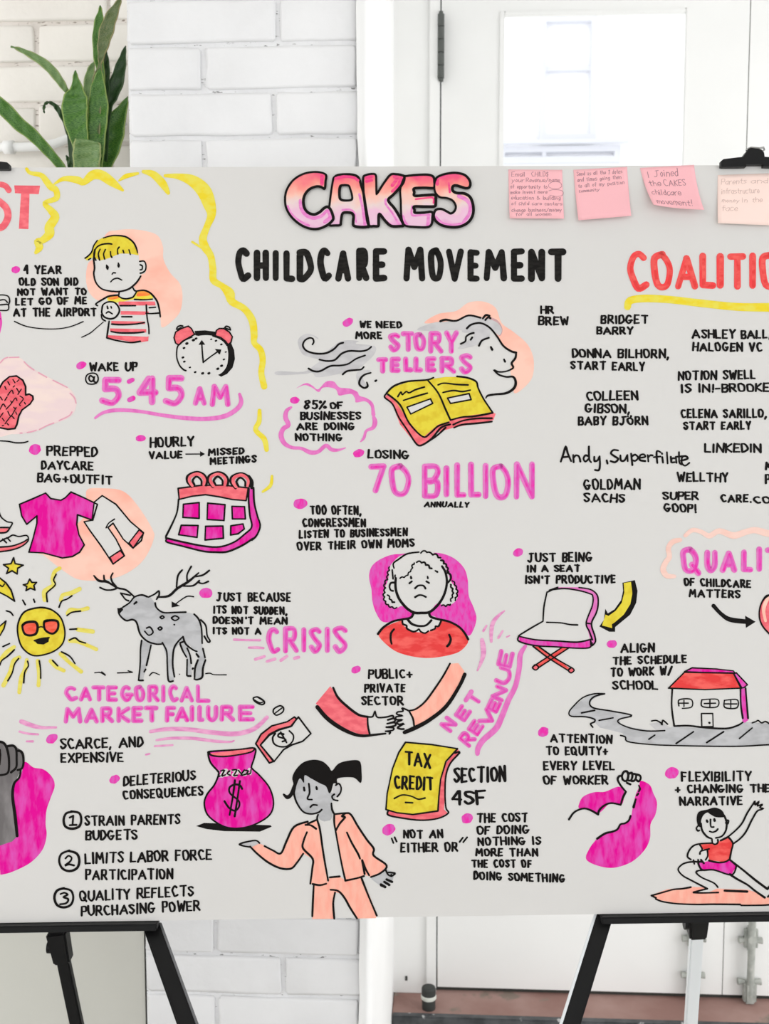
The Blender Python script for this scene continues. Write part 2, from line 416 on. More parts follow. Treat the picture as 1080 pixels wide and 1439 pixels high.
# drop bolts at the foot of both leaves
def bolt(parent, px, ytop, ybot, width=.02, knob=True):
    X = U(px, 1340, DY).x
    za, zb_ = zof(px, ybot, DY), zof(px, ytop, DY)
    root = bmesh.new()
    bm_box(root, (X - .016, DY - .034, za), (X + .016, DY - .006, za + (zb_ - za) * .30), .006)
    bm_tube(root, [(X, DY - .026, za + .02), (X, DY - .026, zb_ + .06)], .0095, 16)
    bm_box(root, (X - .017, DY - .03, zb_ - .055), (X + .017, DY - .006, zb_ + .01), .008)
    bm_tube(root, [(X, DY - .03, zb_ - .02), (X, DY - .036, zb_ - .02)], .011, 16)
    for zz in (za + .055, zb_ - .03):
        for s in (-1, 1): bm_tube(root, [(X + s * .012, DY - .015, zz), (X + s * .03, DY - .015, zz)], [.006, .009], 10)
    return from_bm('drop_bolt', root, M['bolt_steel'], parent)
bolt(d1, 972, 1300, 1394); bolt(d2, 1051, 1302, 1403)
above = tag_s(box('wall_back', (xs * 2 - xd, DY - .01, 0), (4, DY + .12, TOP), M['plaster'], bev=0))
# sill step: worn red top, dark metal nosing
zt = SILL
ysf = U(800, 1427, DY).y
# front edge where the step top meets the nosing in the photograph
d = ray(700, 1428); t = (SILL - CAM.z) / d.z; ysf = (CAM + d * t).y
st = tag_s(box('sill', (xpr + .006, ysf, 0), (3.0, DY + .12, SILL), M['sill'], bev=.002))
box('nosing_strip', (xpr + .006, ysf - .02, SILL - .045), (3.0, ysf + .002, SILL + .003), M['nosing'], st, bev=.003)
# rubber stop standing on the sill
sx = U(602, 1400, 2.66); d = ray(602, 1417); t = (SILL - CAM.z) / d.z; sp_ = CAM + d * t
ds = empty('door_stop', (sp_.x, sp_.y, SILL), 'small dark rubber door stop with white band on the red sill', 'door stop')
def lathe(name, c0, prof, m, parent, n=28):
    bm = bmesh.new(); rings = []
    for r_, z in prof: rings.append([bm.verts.new((c0[0] + r_ * math.cos(a), c0[1] + r_ * math.sin(a), c0[2] + z)) for a in [2 * math.pi * j / n for j in range(n)]])
    for a, b_ in zip(rings, rings[1:]):
        for j in range(n): bm.faces.new((a[j], a[(j + 1) % n], b_[(j + 1) % n], b_[j]))
    bm.faces.new(rings[0][::-1]); bm.faces.new(rings[-1])
    return from_bm(name, bm, m, parent, False)
dl = (sp_.x, sp_.y, SILL)
lathe('foot', dl, [(.017, 0), (.0175, .004), (.0175, .026), (.016, .027)], M['rubber'], ds)
lathe('band', dl, [(.0185, .027), (.020, .029), (.020, .036), (.0185, .038)], M['white_ring'], ds)
lathe('cap', dl, [(.0185, .038), (.0185, .054), (.017, .058), (.013, .0595)], M['rubber'], ds)

# outside, far beyond the glass: pale building with windows
FY = 9.0
fo = empty('building', (U(830, 300, FY).x, FY, 0), 'bright white building with tall pale windows seen through the door glass', 'building')
fx0, fx1 = U(560, 100, FY).x, U(1500, 100, FY).x
box('facade', (fx0, FY, -1), (fx1, FY + .3, 4.6), M['facade'], fo, bev=0)
def far_win(x0p, x1p, y0p, y1p, bars_v, bars_h):
    a, b_ = U(x0p, y1p, FY), U(x1p, y0p, FY)
    f = bmesh.new(); t = .05
    bm_box(f, (a.x, FY - .06, a.z), (a.x + t, FY, b_.z)); bm_box(f, (b_.x - t, FY - .06, a.z), (b_.x, FY, b_.z))
    bm_box(f, (a.x + t, FY - .06, a.z), (b_.x - t, FY, a.z + t)); bm_box(f, (a.x + t, FY - .06, b_.z - t), (b_.x - t, FY, b_.z))
    for v in bars_v: x = U(v, 100, FY).x; bm_box(f, (x - .018, FY - .052, a.z + t), (x + .018, FY, b_.z - t))
    for h in bars_h: z = U((x0p + x1p) / 2, h, FY).z; bm_box(f, (a.x + t, FY - .048, z - .018), (b_.x - t, FY, z + .018))
    fr_ = from_bm('window', f, M['facade_frame'], fo)
    box('pane', (a.x + t, FY - .01, a.z + t), (b_.x - t, FY - .004, b_.z - t), M['facade_pane'], fr_, bev=0)
far_win(756, 838, 24, 200, [], [99])
far_win(700, 870, 206, 232, [765], [])
bl = box('window_ledge', (U(690, 208, FY).x, FY - .12, zof(780, 206, FY)), (U(880, 208, FY).x, FY - .061, zof(780, 201, FY)), M['facade_frame'], fo, bev=0)
og = tag_s(box('ground', (-8, DY + .12, -.1), (12, FY + .3, 0), M['facade'], bev=0))

# ================================================================ snake plant in the alcove
PYL = 1.955
pb = U(122, 300, PYL); potx = pb.x
plant = empty('snake_plant', (potx, PYL, 1.32), 'tall green snake plant in a pot before the cream brick wall', 'plant')
lathe('pot', (potx, PYL, 1.32), [(.055, 0), (.06, .005), (.075, .12), (.08, .2), (.083, .205), (.083, .222), (.077, .222), (.073, .2)], M['pot'], plant, 40)
lathe('soil', (potx, PYL, 1.32), [(.07, .195), (.071, .205), (.04, .21)], M['soil'], plant, 30)
def plant_leaf(pts, mat, y0, y1, twist=0.0, label=None):
    """pts: centreline x, y and half-width in photograph pixels of the plant crop (5.684x), from the tip down; y0/y1 depth at tip and foot"""
    P_ = [tuple(float(v) for v in p.split(',')) for p in pts.split()]
    sm_ = []
    n_ = len(P_)
    for i in range(n_ - 1):
        p0, p1, p2, p3 = P_[max(0, i - 1)], P_[i], P_[i + 1], P_[min(n_ - 1, i + 2)]
        for k in range(6):
            t = k / 6
            sm_.append([.5 * ((2 * b_) + (-a + c_) * t + (2 * a - 5 * b_ + 4 * c_ - d_) * t * t + (-a + 3 * b_ - 3 * c_ + d_) * t ** 3) for a, b_, c_, d_ in zip(p0, p1, p2, p3)])
    sm_.append(list(P_[-1]))
    N_ = len(sm_); cen = []
    for i, (x, y, w) in enumerate(sm_):
        Y = y0 + (y1 - y0) * i / (N_ - 1)
        cen.append((U(x / 5.684, y / 5.684, Y), max(w, .3) / 5.684 / FPX * Y))
    # carry the blade down into the soil
    foot = Vector((potx + R.uniform(-.02, .02), PYL + R.uniform(-.02, .02), 1.53))
    last, lw = cen[-1]; Lw = min(lw, .018)
    for k in range(1, 5): cen.append((last.lerp(foot, k / 4), lw + (Lw - lw) * k / 4))
    bm = bmesh.new(); uvl = bm.loops.layers.uv.new('uv'); rows = []; cols = 6
    for i, (c_, w) in enumerate(cen):
        a = cen[max(0, i - 1)][0]; b_ = cen[min(len(cen) - 1, i + 1)][0]
        t = (b_ - a).normalized(); s = t.cross(Vector((0, 1, 0))).normalized()
        nrm = s.cross(t).normalized(); 
        if nrm.y > 0: nrm = -nrm
        s = (s * math.cos(twist) + nrm * math.sin(twist)).normalized(); s2 = s
        row = []
        for j in range(cols + 1):
            u = j / cols * 2 - 1
            row.append(bm.verts.new(c_ + s2 * u * w - nrm * w * .35 * (1 - u * u) + nrm * .0015 * math.sin(i * .9 + u * 2)))
        rows.append(row)
    for i in range(len(rows) - 1):
        for j in range(cols):
            f = bm.faces.new((rows[i][j], rows[i][j + 1], rows[i + 1][j + 1], rows[i + 1][j]))
            for lp, (uu, vv) in zip(f.loops, ((j / cols, i), ((j + 1) / cols, i), ((j + 1) / cols, i + 1), (j / cols, i + 1))): lp[uvl].uv = (uu, vv * .12)
    bmesh.ops.recalc_face_normals(bm, faces=bm.faces)
    o = from_bm('leaf', bm, M[mat], plant, True)
    md_ = o.modifiers.new('solid', 'SOLIDIFY'); md_.thickness = .0022; md_.offset = 0
    if label: o['label'] = label
    return o
plant_leaf('1003,370,2 985,430,20 960,540,42 925,670,55 890,780,42 868,860,25 850,1000,22', 'leaf_dark', 1.99, 1.975)
plant_leaf('1018,775,3 985,850,35 930,960,72 905,1080,82 875,1200,75 840,1330,50', 'leaf', 1.99, 1.965)
plant_leaf('750,495,3 725,560,30 712,650,42 705,760,45 700,900,40 700,1000,35', 'leaf_pale', 1.99, 1.98)
plant_leaf('850,410,2 845,500,25 842,600,32 838,720,34 830,900,36 825,1000,36', 'leaf_dark', 1.975, 1.975)
plant_leaf('800,45,2 800,80,14 790,180,38 782,300,44 785,450,40 800,560,32 810,700,30', 'leaf', 1.965, 1.965)
plant_leaf('968,-20,4 935,40,26 885,140,48 848,250,56 822,360,44 806,450,26 796,520,14 775,640,42', 'leaf_brown', 1.92, 1.945)
plant_leaf('800,545,4 790,620,36 782,720,62 783,850,80 775,980,78 765,1130,72 755,1330,62', 'leaf', 1.935, 1.94)
plant_leaf('603,562,3 602,620,22 612,700,48 605,770,92 595,850,104 600,950,96 620,1050,82 640,1150,66 655,1330,50', 'leaf', 1.925, 1.93)
plant_leaf('85,372,2 150,392,14 240,435,24 340,495,32 420,570,34 480,650,30 520,710,22 548,760,12 575,900,12', 'leaf_pale', 1.93, 1.96)
plant_leaf('-90,740,30 -20,820,52 60,895,56 150,990,52 240,1060,48 330,1150,42 420,1250,36 500,1345,30', 'leaf', 1.88, 1.93)
plant_leaf('352,900,3 350,860,8 362,828,9 395,818,9 440,845,16 480,900,20 520,970,22 560,1080,26', 'leaf_dark', 1.93, 1.96)
plant_leaf('530,1240,3 545,1280,14 560,1330,18 570,1400,18', 'leaf_dark', 1.92, 1.93)
pl_ = plant_leaf('695,1125,100 695,1180,112 690,1260,112 690,1345,104', 'leaf_pale', 1.905, 1.915, label='blunt-ended pale green leaf, cut square at its tip')
# ================================================================ display board
bb = B(540, 1289)
board = empty('display_board', bb, 'white foam display board covered in marker drawings and lettering, resting on the easel ledges', 'display board')
TH = .006
def yb(px): return 1297 - px * 16 / 1080
def yt(px): return 235.6 - px * 3.6 / 1080
L0, L1 = -260, 1340
corn = [(L0, yb(L0)), (L1, yb(L1)), (L1, yt(L1)), (L0, yt(L0))]
v = [B(x, y) for x, y in corn] + [B(x, y, -TH) for x, y in corn]
bm = bmesh.new(); vv = [bm.verts.new(q) for q in v]
bm.faces.new(vv[:4]); bm.faces.new(vv[7:3:-1])
for i in range(4): f = bm.faces.new((vv[i], vv[(i + 1) % 4], vv[4 + (i + 1) % 4], vv[4 + i])); f.material_index = 1
bmesh.ops.recalc_face_normals(bm, faces=bm.faces)
from_bm('panel', bm, [M['paper'], M['core']], board)

# ---------------------------------------------------------------- marker strokes lying on the board
class Ink:
    def __init__(s): s.v, s.f, s.fm, s.m = [], [], [], []
    def mi(s, c):
        if c not in s.m: s.m.append(c)
        return s.m.index(c)
cur = None; ox = oy = 0; sc = 1.0; seq = 0; zbase = 0.0; mapper = None
part_obj = None; pend = []
def flush():
    global cur
    if cur and cur[0].f:
        ink, name, par, label = cur
        o = mk(name, ink.v, ink.f, [M[c] for c in ink.m], par, ink.fm)
        if label: o['label'] = label
        cur = None
        return o
    cur = None
def P(name, label=None, parent=None):
    """start a new part drawn on the board"""
    global cur
    o = flush()
    cur = (Ink(), name, parent or board, label)
main_part = None
def S(name, label=None):
    """start a sub-part of the drawing begun with P"""
    global cur, main_part
    o = flush()
    if o and o.parent == board: main_part = o
    cur = (Ink(), name, main_part, label)
def O(x, y, s=4.0):
    global ox, oy, sc
    ox, oy, sc = x, y, s
def place(px, py, z): 
    return mapper(px, py, z) if mapper else B(px, py, z + zbase)
def pts_of(s):
    out = []
    for p in s.split():
        q = [float(v) for v in p.split(',')]
        out.append((ox + q[0] / sc, oy + q[1] / sc, q[2] if len(q) > 2 else None))
    return out
def cat(P_, n=5, closed=False):
    m_ = len(P_); out = []
    if m_ < 3: return P_
    for i in range(m_ if closed else m_ - 1):
        g = (lambda k: P_[k % m_]) if closed else (lambda k: P_[max(0, min(m_ - 1, k))])
        p0, p1, p2, p3 = g(i - 1), g(i), g(i + 1), g(i + 2)
        for k in range(n):
            t = k / n
            out.append(tuple(.5 * ((2 * b_) + (-a + c_) * t + (2 * a - 5 * b_ + 4 * c_ - d_) * t * t + (-a + 3 * b_ - 3 * c_ + d_) * t ** 3) for a, b_, c_, d_ in zip(p0, p1, p2, p3)))
    if not closed: out.append(P_[-1])
    return out
def ribbon(pts, c, z):
    """pts: (x, y, width) in photograph pixels of the board"""
    global seq
    seq += 1; z += (seq % 50) * 2.5e-6
    ink = cur[0]; mi = ink.mi(c)
    q = [pts[0]]
    for p in pts[1:]:
        if math.hypot(p[0] - q[-1][0], p[1] - q[-1][1]) > .12: q.append(p)
    if len(q) == 1:
        x, y, w = q[0]; b0 = len(ink.v); n = 10
        for k in range(n): ink.v.append(place(x + math.cos(2 * math.pi * k / n) * w / 2, y + math.sin(2 * math.pi * k / n) * w / 2, z))
        ink.f.append(tuple(range(b0 + n - 1, b0 - 1, -1))); ink.fm.append(mi); return
    n = len(q); b0 = len(ink.v); ring = []
    dirs = []
    for i in range(n):
        a, b_ = q[max(0, i - 1)], q[min(n - 1, i + 1)]
        dx, dy = b_[0] - a[0], b_[1] - a[1]; L = math.hypot(dx, dy) or 1e-6
        dirs.append((dx / L, dy / L))
    for i, (x, y, w) in enumerate(q):
        dx, dy = dirs[i]; h = w / 2
        if 0 < i < n - 1:
            ax, ay = x - q[i - 1][0], y - q[i - 1][1]; L = math.hypot(ax, ay)
            cs = (ax * dx + ay * dy) / L; h /= max(.6, cs)
        ink.v.append(place(x + dy * h, y - dx * h, z)); ink.v.append(place(x - dy * h, y + dx * h, z))
    for i in range(n - 1):
        a = b0 + 2 * i; ink.f.append((a, a + 1, a + 3, a + 2)); ink.fm.append(mi)
    for e, sgn in ((0, -1), (n - 1, 1)):
        x, y, w = q[e]; dx, dy = dirs[e]; dx *= sgn; dy *= sgn; h = w / 2; k0 = len(ink.v)
        for k in range(1, 5):
            a = math.pi * k / 5 - math.pi / 2
            ink.v.append(place(x + (dx * math.cos(a) - dy * math.sin(a)) * h, y + (dy * math.cos(a) + dx * math.sin(a)) * h, z))
        A, Bv = b0 + 2 * e, b0 + 2 * e + 1
        # order: side at angle -90 first
        first, last = (A, Bv) if sgn > 0 else (Bv, A)
        fc = [first] + list(range(k0, k0 + 4)) + [last]
        ink.f.append(tuple(fc[::-1])); ink.fm.append(mi)
def stroke(pts, w, c='ink', sm=True, tp=0.0, z=.00045, wob=.10, nib=False):
    """a pen stroke; sharp corners are drawn as separate strokes"""
    runs = []
    if sm: runs = [cat([(x, y, ww if ww else w) for x, y, ww in pts])]
    else:
        run = [pts[0]]
        for i in range(1, len(pts)):
            run.append(pts[i])
            if i < len(pts) - 1:
                a, b_, c_ = pts[i - 1], pts[i], pts[i + 1]
                v1 = (b_[0] - a[0], b_[1] - a[1]); v2 = (c_[0] - b_[0], c_[1] - b_[1])
                L = math.hypot(*v1) * math.hypot(*v2) or 1e-6
                if (v1[0] * v2[0] + v1[1] * v2[1]) / L < .8: runs.append(run); run = [pts[i]]
        runs.append(run); runs = [[(x, y, ww if ww else w) for x, y, ww in r_] for r_ in runs]
    for r_ in runs:
        n = len(r_); o = []
        ph = R.uniform(0, 6)
        for i, (x, y, ww) in enumerate(r_):
            t = i / max(1, n - 1); f = 1 + wob * math.sin(ph + t * 5)
            if tp: f *= min(1, .35 + (1 - tp) + min(t, 1 - t) * 4)
            if nib:
                a, b_ = r_[max(0, i - 1)], r_[min(n - 1, i + 1)]; L = math.hypot(b_[0] - a[0], b_[1] - a[1]) or 1
                f *= .84 + .34 * abs(b_[1] - a[1]) / L
            o.append((x, y, ww * f))
        ribbon(o, c, z)
def K(s, w=2.2, c='ink', sm=True, tp=0.0, z=None):
    """strokes, separated by | """
    if c == 'ink' and main_part is not False: w *= 1.12
    if z is None: z = .00045 if c in ('ink', 'ink2') else .0003
    for part in s.split('|'): stroke(pts_of(part), w, c, sm, tp, z)
def F(s, c, sm=False, ly=0, w=0):
    """filled area; | separates holes"""
    global seq
    seq += 1; z = .0001 + ly * .00007 + (seq % 20) * 2.5e-6
    loops = [[(x, y) for x, y, _ in pts_of(p)] for p in s.split('|')]
    if sm: loops = [cat(l, 5, True) for l in loops]
    ink = cur[0]; mi = ink.mi(c); b0 = len(ink.v); flat = []
    vl = []
    for l in loops:
        vl.append([Vector((x, y, 0)) for x, y in l]); flat += l
    for x, y in flat: ink.v.append(place(x, y, z))
    for t in tessellate_polygon(vl):
        a, b_, c_ = [flat[k] for k in t]
        cr_ = (b_[0] - a[0]) * (c_[1] - a[1]) - (b_[1] - a[1]) * (c_[0] - a[0])
        t = tuple(b0 + k for k in (t if cr_ < 0 else t[::-1]))
        if abs(cr_) > 1e-4: ink.f.append(t); ink.fm.append(mi)
def SQ(s, amp, step, w=2.1, c='ink'):
    """a curly line: small scallops along each path; amp and step in photograph pixels"""
    for part in s.split('|'):
        L = cat([(x, y) for x, y, _ in pts_of(part)], 12); o = []; d_ = 0
        for i, p in enumerate(L):
            a, b_ = L[max(0, i - 1)], L[min(len(L) - 1, i + 1)]; n_ = math.hypot(b_[0] - a[0], b_[1] - a[1]) or 1
            if i: d_ += math.hypot(p[0] - L[i - 1][0], p[1] - L[i - 1][1])
            k = amp * abs(math.sin(math.pi * d_ / step)) * 1.4 - amp * .7
            o.append((p[0] + (b_[1] - a[1]) / n_ * k, p[1] - (b_[0] - a[0]) / n_ * k, None))
        stroke(o, w, c, True)
def FK(s, c, w=2.2, sm=False, kc='ink', ly=0):
    F(s, c, sm, ly)
    for part in s.split('|'):
        pl = part.split(); stroke(pts_of(' '.join(pl + [pl[0]] + ([pl[1]] if sm else []))), w, kc, sm, 0, .00045)
def dot(s, rx=8, ry=7, c='mg'):
    """bullet dabs: x,y in the current frame; radius in photograph pixels"""
    for p in s.split():
        x, y = [float(v) for v in p.split(',')]; X, Y = ox + x / sc, oy + y / sc
        a = R.uniform(-.6, 0); L = []
        for k in range(14):
            t = 2 * math.pi * k / 14; u, v_ = math.cos(t) * rx * R.uniform(.93, 1.07), math.sin(t) * ry * R.uniform(.93, 1.07)
            L.append(((X + u * math.cos(a) - v_ * math.sin(a) - ox) * sc, (Y + u * math.sin(a) + v_ * math.cos(a) - oy) * sc))
        F(' '.join('%f,%f' % q for q in L), c, True)

# hand lettering: strokes on a grid 0..a; '~' marks a curved stroke
G = {
'A': '0a 41 8a|27 67', 'B': '00 0a|~00 40 52 35 05|~05 45 57 4a 0a', 'C': '~51 30 11 04 17 3a 69', 'D': '01 0a|~00 30 54 57 2a 0a', 'E': '50 00 0a 5a|05 45',
'F': '50 00 0a|05 45', 'G': '~51 30 11 05 18 3a 59 66|36 76', 'H': '00 0a|60 6a|05 65', 'I': '00 0a', 'J': '20 70|~40 47 2a 09', 'K': '00 0a|50 05 5a',
'L': '00 0a 5a', 'M': '0a 10 46 70 8a', 'N': '0a 00 6a 60', 'O': '~30 01 05 19 3a 59 65 52 30', 'P': '00 0a|~00 40 52 45 05', 'Q': '~30 01 05 19 3a 59 65 52 30|47 7b',
'R': '00 0a|~00 40 52 45 05|25 6a', 'S': '~51 30 01 13 35 57 49 2a 08', 'T': '00 70|40 4a', 'U': '~00 07 2a 4a 67 60', 'V': '00 3a 60', 'W': '00 2a 43 6a 80',
'X': '00 6a|60 0a', 'Y': '00 35 60|35 3a', 'Z': '00 60 0a 6a',
'a': '~44 24 06 08 2a 47|44 4a', 'b': '00 0a|~07 24 47 3a 09', 'c': '~44 14 07 1a 49', 'd': '~45 24 07 2a 48|40 4a', 'e': '~07 47 34 14 07 1a 49', 'f': '~40 21 24 2a|04 44',
'g': '~45 24 07 2a 48|~44 4b 2d 0c', 'h': '00 0a|~06 24 46 4a', 'i': '04 0a|01 02', 'j': '~24 2b 0d|21 22', 'k': '00 0a|44 07 4a', 'l': '00 0a', 'm': '04 0a|~06 24 36 3a|~36 54 66 6a',
'n': '04 0a|~06 24 46 4a', 'o': '~24 07 2a 47 24', 'p': '04 0d|~05 34 47 2a 09', 'r': '04 0a|~06 24 44', 's': '~44 14 06 37 49 0a', 't': '21 29 4a|04 44', 'u': '~04 09 2a 48|44 4a',
'v': '04 2a 44', 'w': '04 1a 36 5a 64', 'x': '04 4a|44 0a', 'y': '04 2a|54 0d', 'z': '04 44 0a 4a',
'0': '~30 01 05 19 3a 59 65 52 30', '1': '11 30 3a|1a 5a', '2': '~02 20 42 45 0a|0a 6a', '3': '~01 30 42 25 47 3a 09', '4': '30 06 56|40 4a', '5': '50 10 14|~14 44 57 3a 09',
'7': '00 60 2a', '8': '~40 11 13 47 39 1a 08 34 52 40', '%': '60 0a|~10 01 12 21 10|~67 58 69 78 67', ',': '1a 0c', '.': '0a 0a', '!': '10 17|1a 1a', '-': '06 46', '+': '06 66|33 39',
"'": '10 12', '/': '50 0b', '$': '~51 21 03 46 48 2a 08|30 3c', ':': '03 03|08 08', '"': '00 02|20 22', 'Ö': '~32 03 06 19 3a 59 65 53 32|00 00|40 40', '&': '~69 12 20 32 07 2a 57',
}
def hx(ch): return int(ch, 16)
def glyph(ch):
    out = []
    for s in G[ch].split('|'):
        cu = s.startswith('~'); out.append((cu, [(hx(p[0]), hx(p[1])) for p in s.lstrip('~').split()]))
    return out
def adv(ch):
    if ch == ' ': return 3.6
    return max(max(p[0] for _, s in glyph(ch) for p in s), 1.3)
def T(x0, x1, y0, y1, h, text, w=2.5, c='ink', jit=.30, slant=0.0, gap=1.0, z=None):
    """one line of lettering between x0 and x1, feet on the line y0..y1, h tall (photograph pixels)"""
    if z is None: z = .00045
    n = len(text); tot = sum(adv(ch) for ch in text)
    gp = min(w * .95 + .10 * (x1 - x0) / n * gap, .5 * (x1 - x0) / n)
    sx_ = (x1 - x0 - w - gp * (n - 1)) / max(tot, 1); x = x0 + w / 2; sy = (h - w) / 10
    for ch in text:
        if ch != ' ':
            dy = R.uniform(-.4, .4) * jit * 2; rs = 1 + R.uniform(-.06, .06); rot = R.uniform(-.05, .05)
            for cu, s in glyph(ch):
                pl = []
                for gx, gy in s:
                    gx += R.uniform(-jit, jit) + (.65 if ch in "I'." else 0); gy += R.uniform(-jit, jit) + dy
                    X = x + (gx + rot * (10 - gy)) * sx_; t = (X - x0) / (x1 - x0)
                    Y = (y0 + (y1 - y0) * t) - w / 2 - (10 - gy) * sy * rs
                    pl.append((X + (10 - gy) * sy * slant, Y, None))
                stroke(pl, w, c, cu, 0, z, .08, True)
        x += adv(ch) * sx_ + gp
def LT(ch, x0, x1, y0, y1, w, c, two=None, ang_=0, jit=.12):
    """one big letter in its own box (current frame units); w in photograph pixels"""
    X0, X1, Y0, Y1 = ox + x0 / sc, ox + x1 / sc, oy + y0 / sc, oy + y1 / sc
    a = 0 if ch == 'I' else adv(ch)
    for cu, s in glyph(ch):
        pl = []
        for gx, gy in s:
            gx += R.uniform(-jit, jit) if a else 0; gy += R.uniform(-jit, jit)
            fx = gx / a if a else .5
            pl.append((X0 + w / 2 + fx * (X1 - X0 - w), Y0 + w / 2 + gy / 10 * (Y1 - Y0 - w), None))
        stroke(pl, w, c, cu, 0, .00035, .06)
        if two: stroke([(x + w * .12, y + w * .08, None) for x, y, _ in pl], w * .45, two, cu, 0, .0004, .15)

# ================================================================ the lettering
def block(*lines, w=2.7, name='lettering'):
    P(name)
    for l in lines: T(*l[:6], **({'w': w} | (l[6] if len(l) > 6 else {})))
block((33, 87, 385.5, 385.5, 13, '4 YEAR'), (26.5, 110, 402, 402, 12, 'OLD SON DID'), (24, 122, 416, 415, 11, 'NOT WANT TO'), (21.5, 122.5, 430, 428, 11.5, 'LET GO OF ME'), (18.5, 136, 445.5, 444.5, 12.5, 'AT THE AIRPORT'))
block((125.5, 193.5, 521.8, 521.8, 13, 'WAKE UP'))
block((65.5, 137.5, 640.5, 642.5, 14.5, 'PREPPED'), (57.5, 132, 660, 661.5, 13.5, 'DAYCARE'), (52, 158.5, 677.5, 681.5, 13.5, 'BAG+OUTFIT'))
block((210, 273, 629.5, 627, 15, 'HOURLY'), (209, 256.5, 645.5, 644.5, 11.5, 'VALUE'), (292, 343, 641, 638.5, 10.5, 'MISSED'), (294.5, 360.5, 653.5, 650.5, 11, 'MEETINGS'))
block((504.5, 522, 461.2, 461.2, 10.5, 'WE'), (528, 565, 461.5, 461.5, 10.5, 'NEED'), (499, 537, 477, 477, 11, 'MORE')); 
block((427, 459, 575.3, 576, 13.5, '85%'), (463, 482, 575.5, 575, 10.5, 'OF'), (421.5, 507.5, 590.5, 590, 12, 'BUSINESSES'), (416.5, 498.5, 605, 604.5, 11, 'ARE DOING'), (414.5, 481.5, 620, 620.5, 11.5, 'NOTHING'))
block((516, 575, 644.5, 645.5, 13, 'LOSING'), (595, 659, 713, 713.5, 8.5, 'ANNUALLY', {'slant': .15, 'w': 2.3}))
block((435, 508, 723.5, 724, 13.5, 'TOO OFTEN,'), (424.5, 514, 741, 741, 13, 'CONGRESSMEN'), (419.5, 572.5, 757, 753.5, 12, 'LISTEN TO BUSINESSMEN'), (417, 582.5, 774, 769, 12.5, 'OVER THEIR OWN MOMS'))
block((758.5, 778, 441.5, 441.5, 12, 'HR'), (755.5, 799.5, 457.5, 457.5, 13, 'BREW'))
block((843, 910.5, 455.8, 455, 13, 'BRIDGET'), (837.5, 889.5, 470.5, 470.5, 12, 'BARRY'))
block((803.5, 940, 503, 504, 13.5, 'DONNA BILHORN,'), (801, 906, 519.5, 522, 13, 'START EARLY'))
block((822.5, 896.5, 563.5, 562.5, 14, 'COLLEEN'), (820.5, 885, 580.5, 581, 13.5, 'GIBSON,'), (811.5, 910.5, 598, 597.5, 13.5, 'BABY BJÖRN'))
block((971.5, 1033, 476, 476, 13.5, 'ASHLEY'), (1040, 1083, 477, 476, 13, 'BALL,'), (972, 1071, 494, 494.5, 13.5, 'HALOGEN VC'))
block((952, 1061.5, 535, 533, 14, 'NOTION SWELL'), (955.5, 1081, 552.5, 551, 13, 'IS IN!-BROOKE'))
block((955.5, 1077, 588, 587.5, 13.5, 'CELENA SARILLO,'), (959.5, 1055, 604.5, 604, 12.5, 'START EARLY'))
block((988.5, 1069.5, 636.5, 636.5, 13.5, 'LINKEDIN'))
block((950.5, 1023.5, 677, 678, 14, 'WELLTHY'))
block((819, 899.5, 688.5, 688.5, 15.5, 'GOLDMAN'), (819.5, 877.5, 706, 707, 13.5, 'SACHS'))
block((930.5, 981.5, 703, 703, 12.5, 'SUPER'), (932, 978.5, 720, 721, 13, 'GOOP!'))
block((1011.5, 1056, 706.5, 706.5, 12.5, 'CARE.'), (1058, 1098, 708, 708, 11, 'COM'))
block((1074.5, 1120, 661, 661, 11.5, 'MAVEN'), (1074, 1112, 680, 680, 14, 'PAYE'))
P('lettering')   # joined handwriting: Andy, Superfiliate
O(540, 570)
K('990,315 1005,270 1018,232 1030,270 1048,312|1000,290 1035,287|1060,278 1062,318|1061,294 1075,280 1092,286 1100,314', 2.6)
O(810, 570)
K('68,285 48,280 38,298 48,315 66,300|68,230 68,270 71,305 80,318|98,288 100,312 118,306 124,290|128,285 130,330 124,362 102,362|168,308 172,325', 2.5)
K('232,252 205,250 192,268 212,285 232,300 215,318 190,312|245,280 248,308 268,308 282,280|284,278 286,312|305,270 312,334|310,285 328,276 344,292 330,310 314,308|352,294 384,288 376,274 356,280 354,305 384,312', 2.5)
K('398,278 402,314|400,294 412,280 426,280|470,262 452,255 448,275 452,322|432,290 470,286|480,290 484,320|478,268 479,271|506,262 510,325|528,288 530,318|552,296 534,298 532,318 550,318|556,290 560,322|574,262 576,318 590,330|556,288 600,284|586,310 622,298 612,284 592,290 590,322 608,338 632,322', 2.4)
block((740.5, 832, 790.5, 789.5, 14, 'JUST BEING'), (739.5, 815, 804.5, 804, 11, 'IN A SEAT'), (736.5, 865, 821, 820, 12.5, "ISN'T PRODUCTIVE"))
block((960, 1055, 823.5, 826.5, 12, 'OF CHILDCARE'), (967, 1040, 839.5, 841, 12, 'MATTERS'))
block((871.5, 919.5, 917.5, 917, 14, 'ALIGN'), (860, 965, 935, 932, 12.5, 'THE SCHEDULE'), (856.5, 944.5, 951.5, 948.5, 13, 'TO WORK W/'), (859.5, 924.5, 969.5, 969.5, 13.5, 'SCHOOL'))
block((303.5, 409, 845.5, 846, 13.5, 'JUST BECAUSE'), (299, 404, 862.5, 864.5, 12, 'ITS NOT SUDDEN,'), (298.5, 404, 877, 878, 11, "DOESN'T MEAN"), (298.5, 367, 891.8, 892, 11, 'ITS NOT A'))
block((84, 201.5, 1053.5, 1050, 15.5, 'SCARCE, AND'), (85, 174, 1072, 1071, 14.5, 'EXPENSIVE'))
block((173, 275, 1105.5, 1096.5, 15, 'DELETERIOUS'), (172, 286, 1124.5, 1118, 14, 'CONSEQUENCES'))
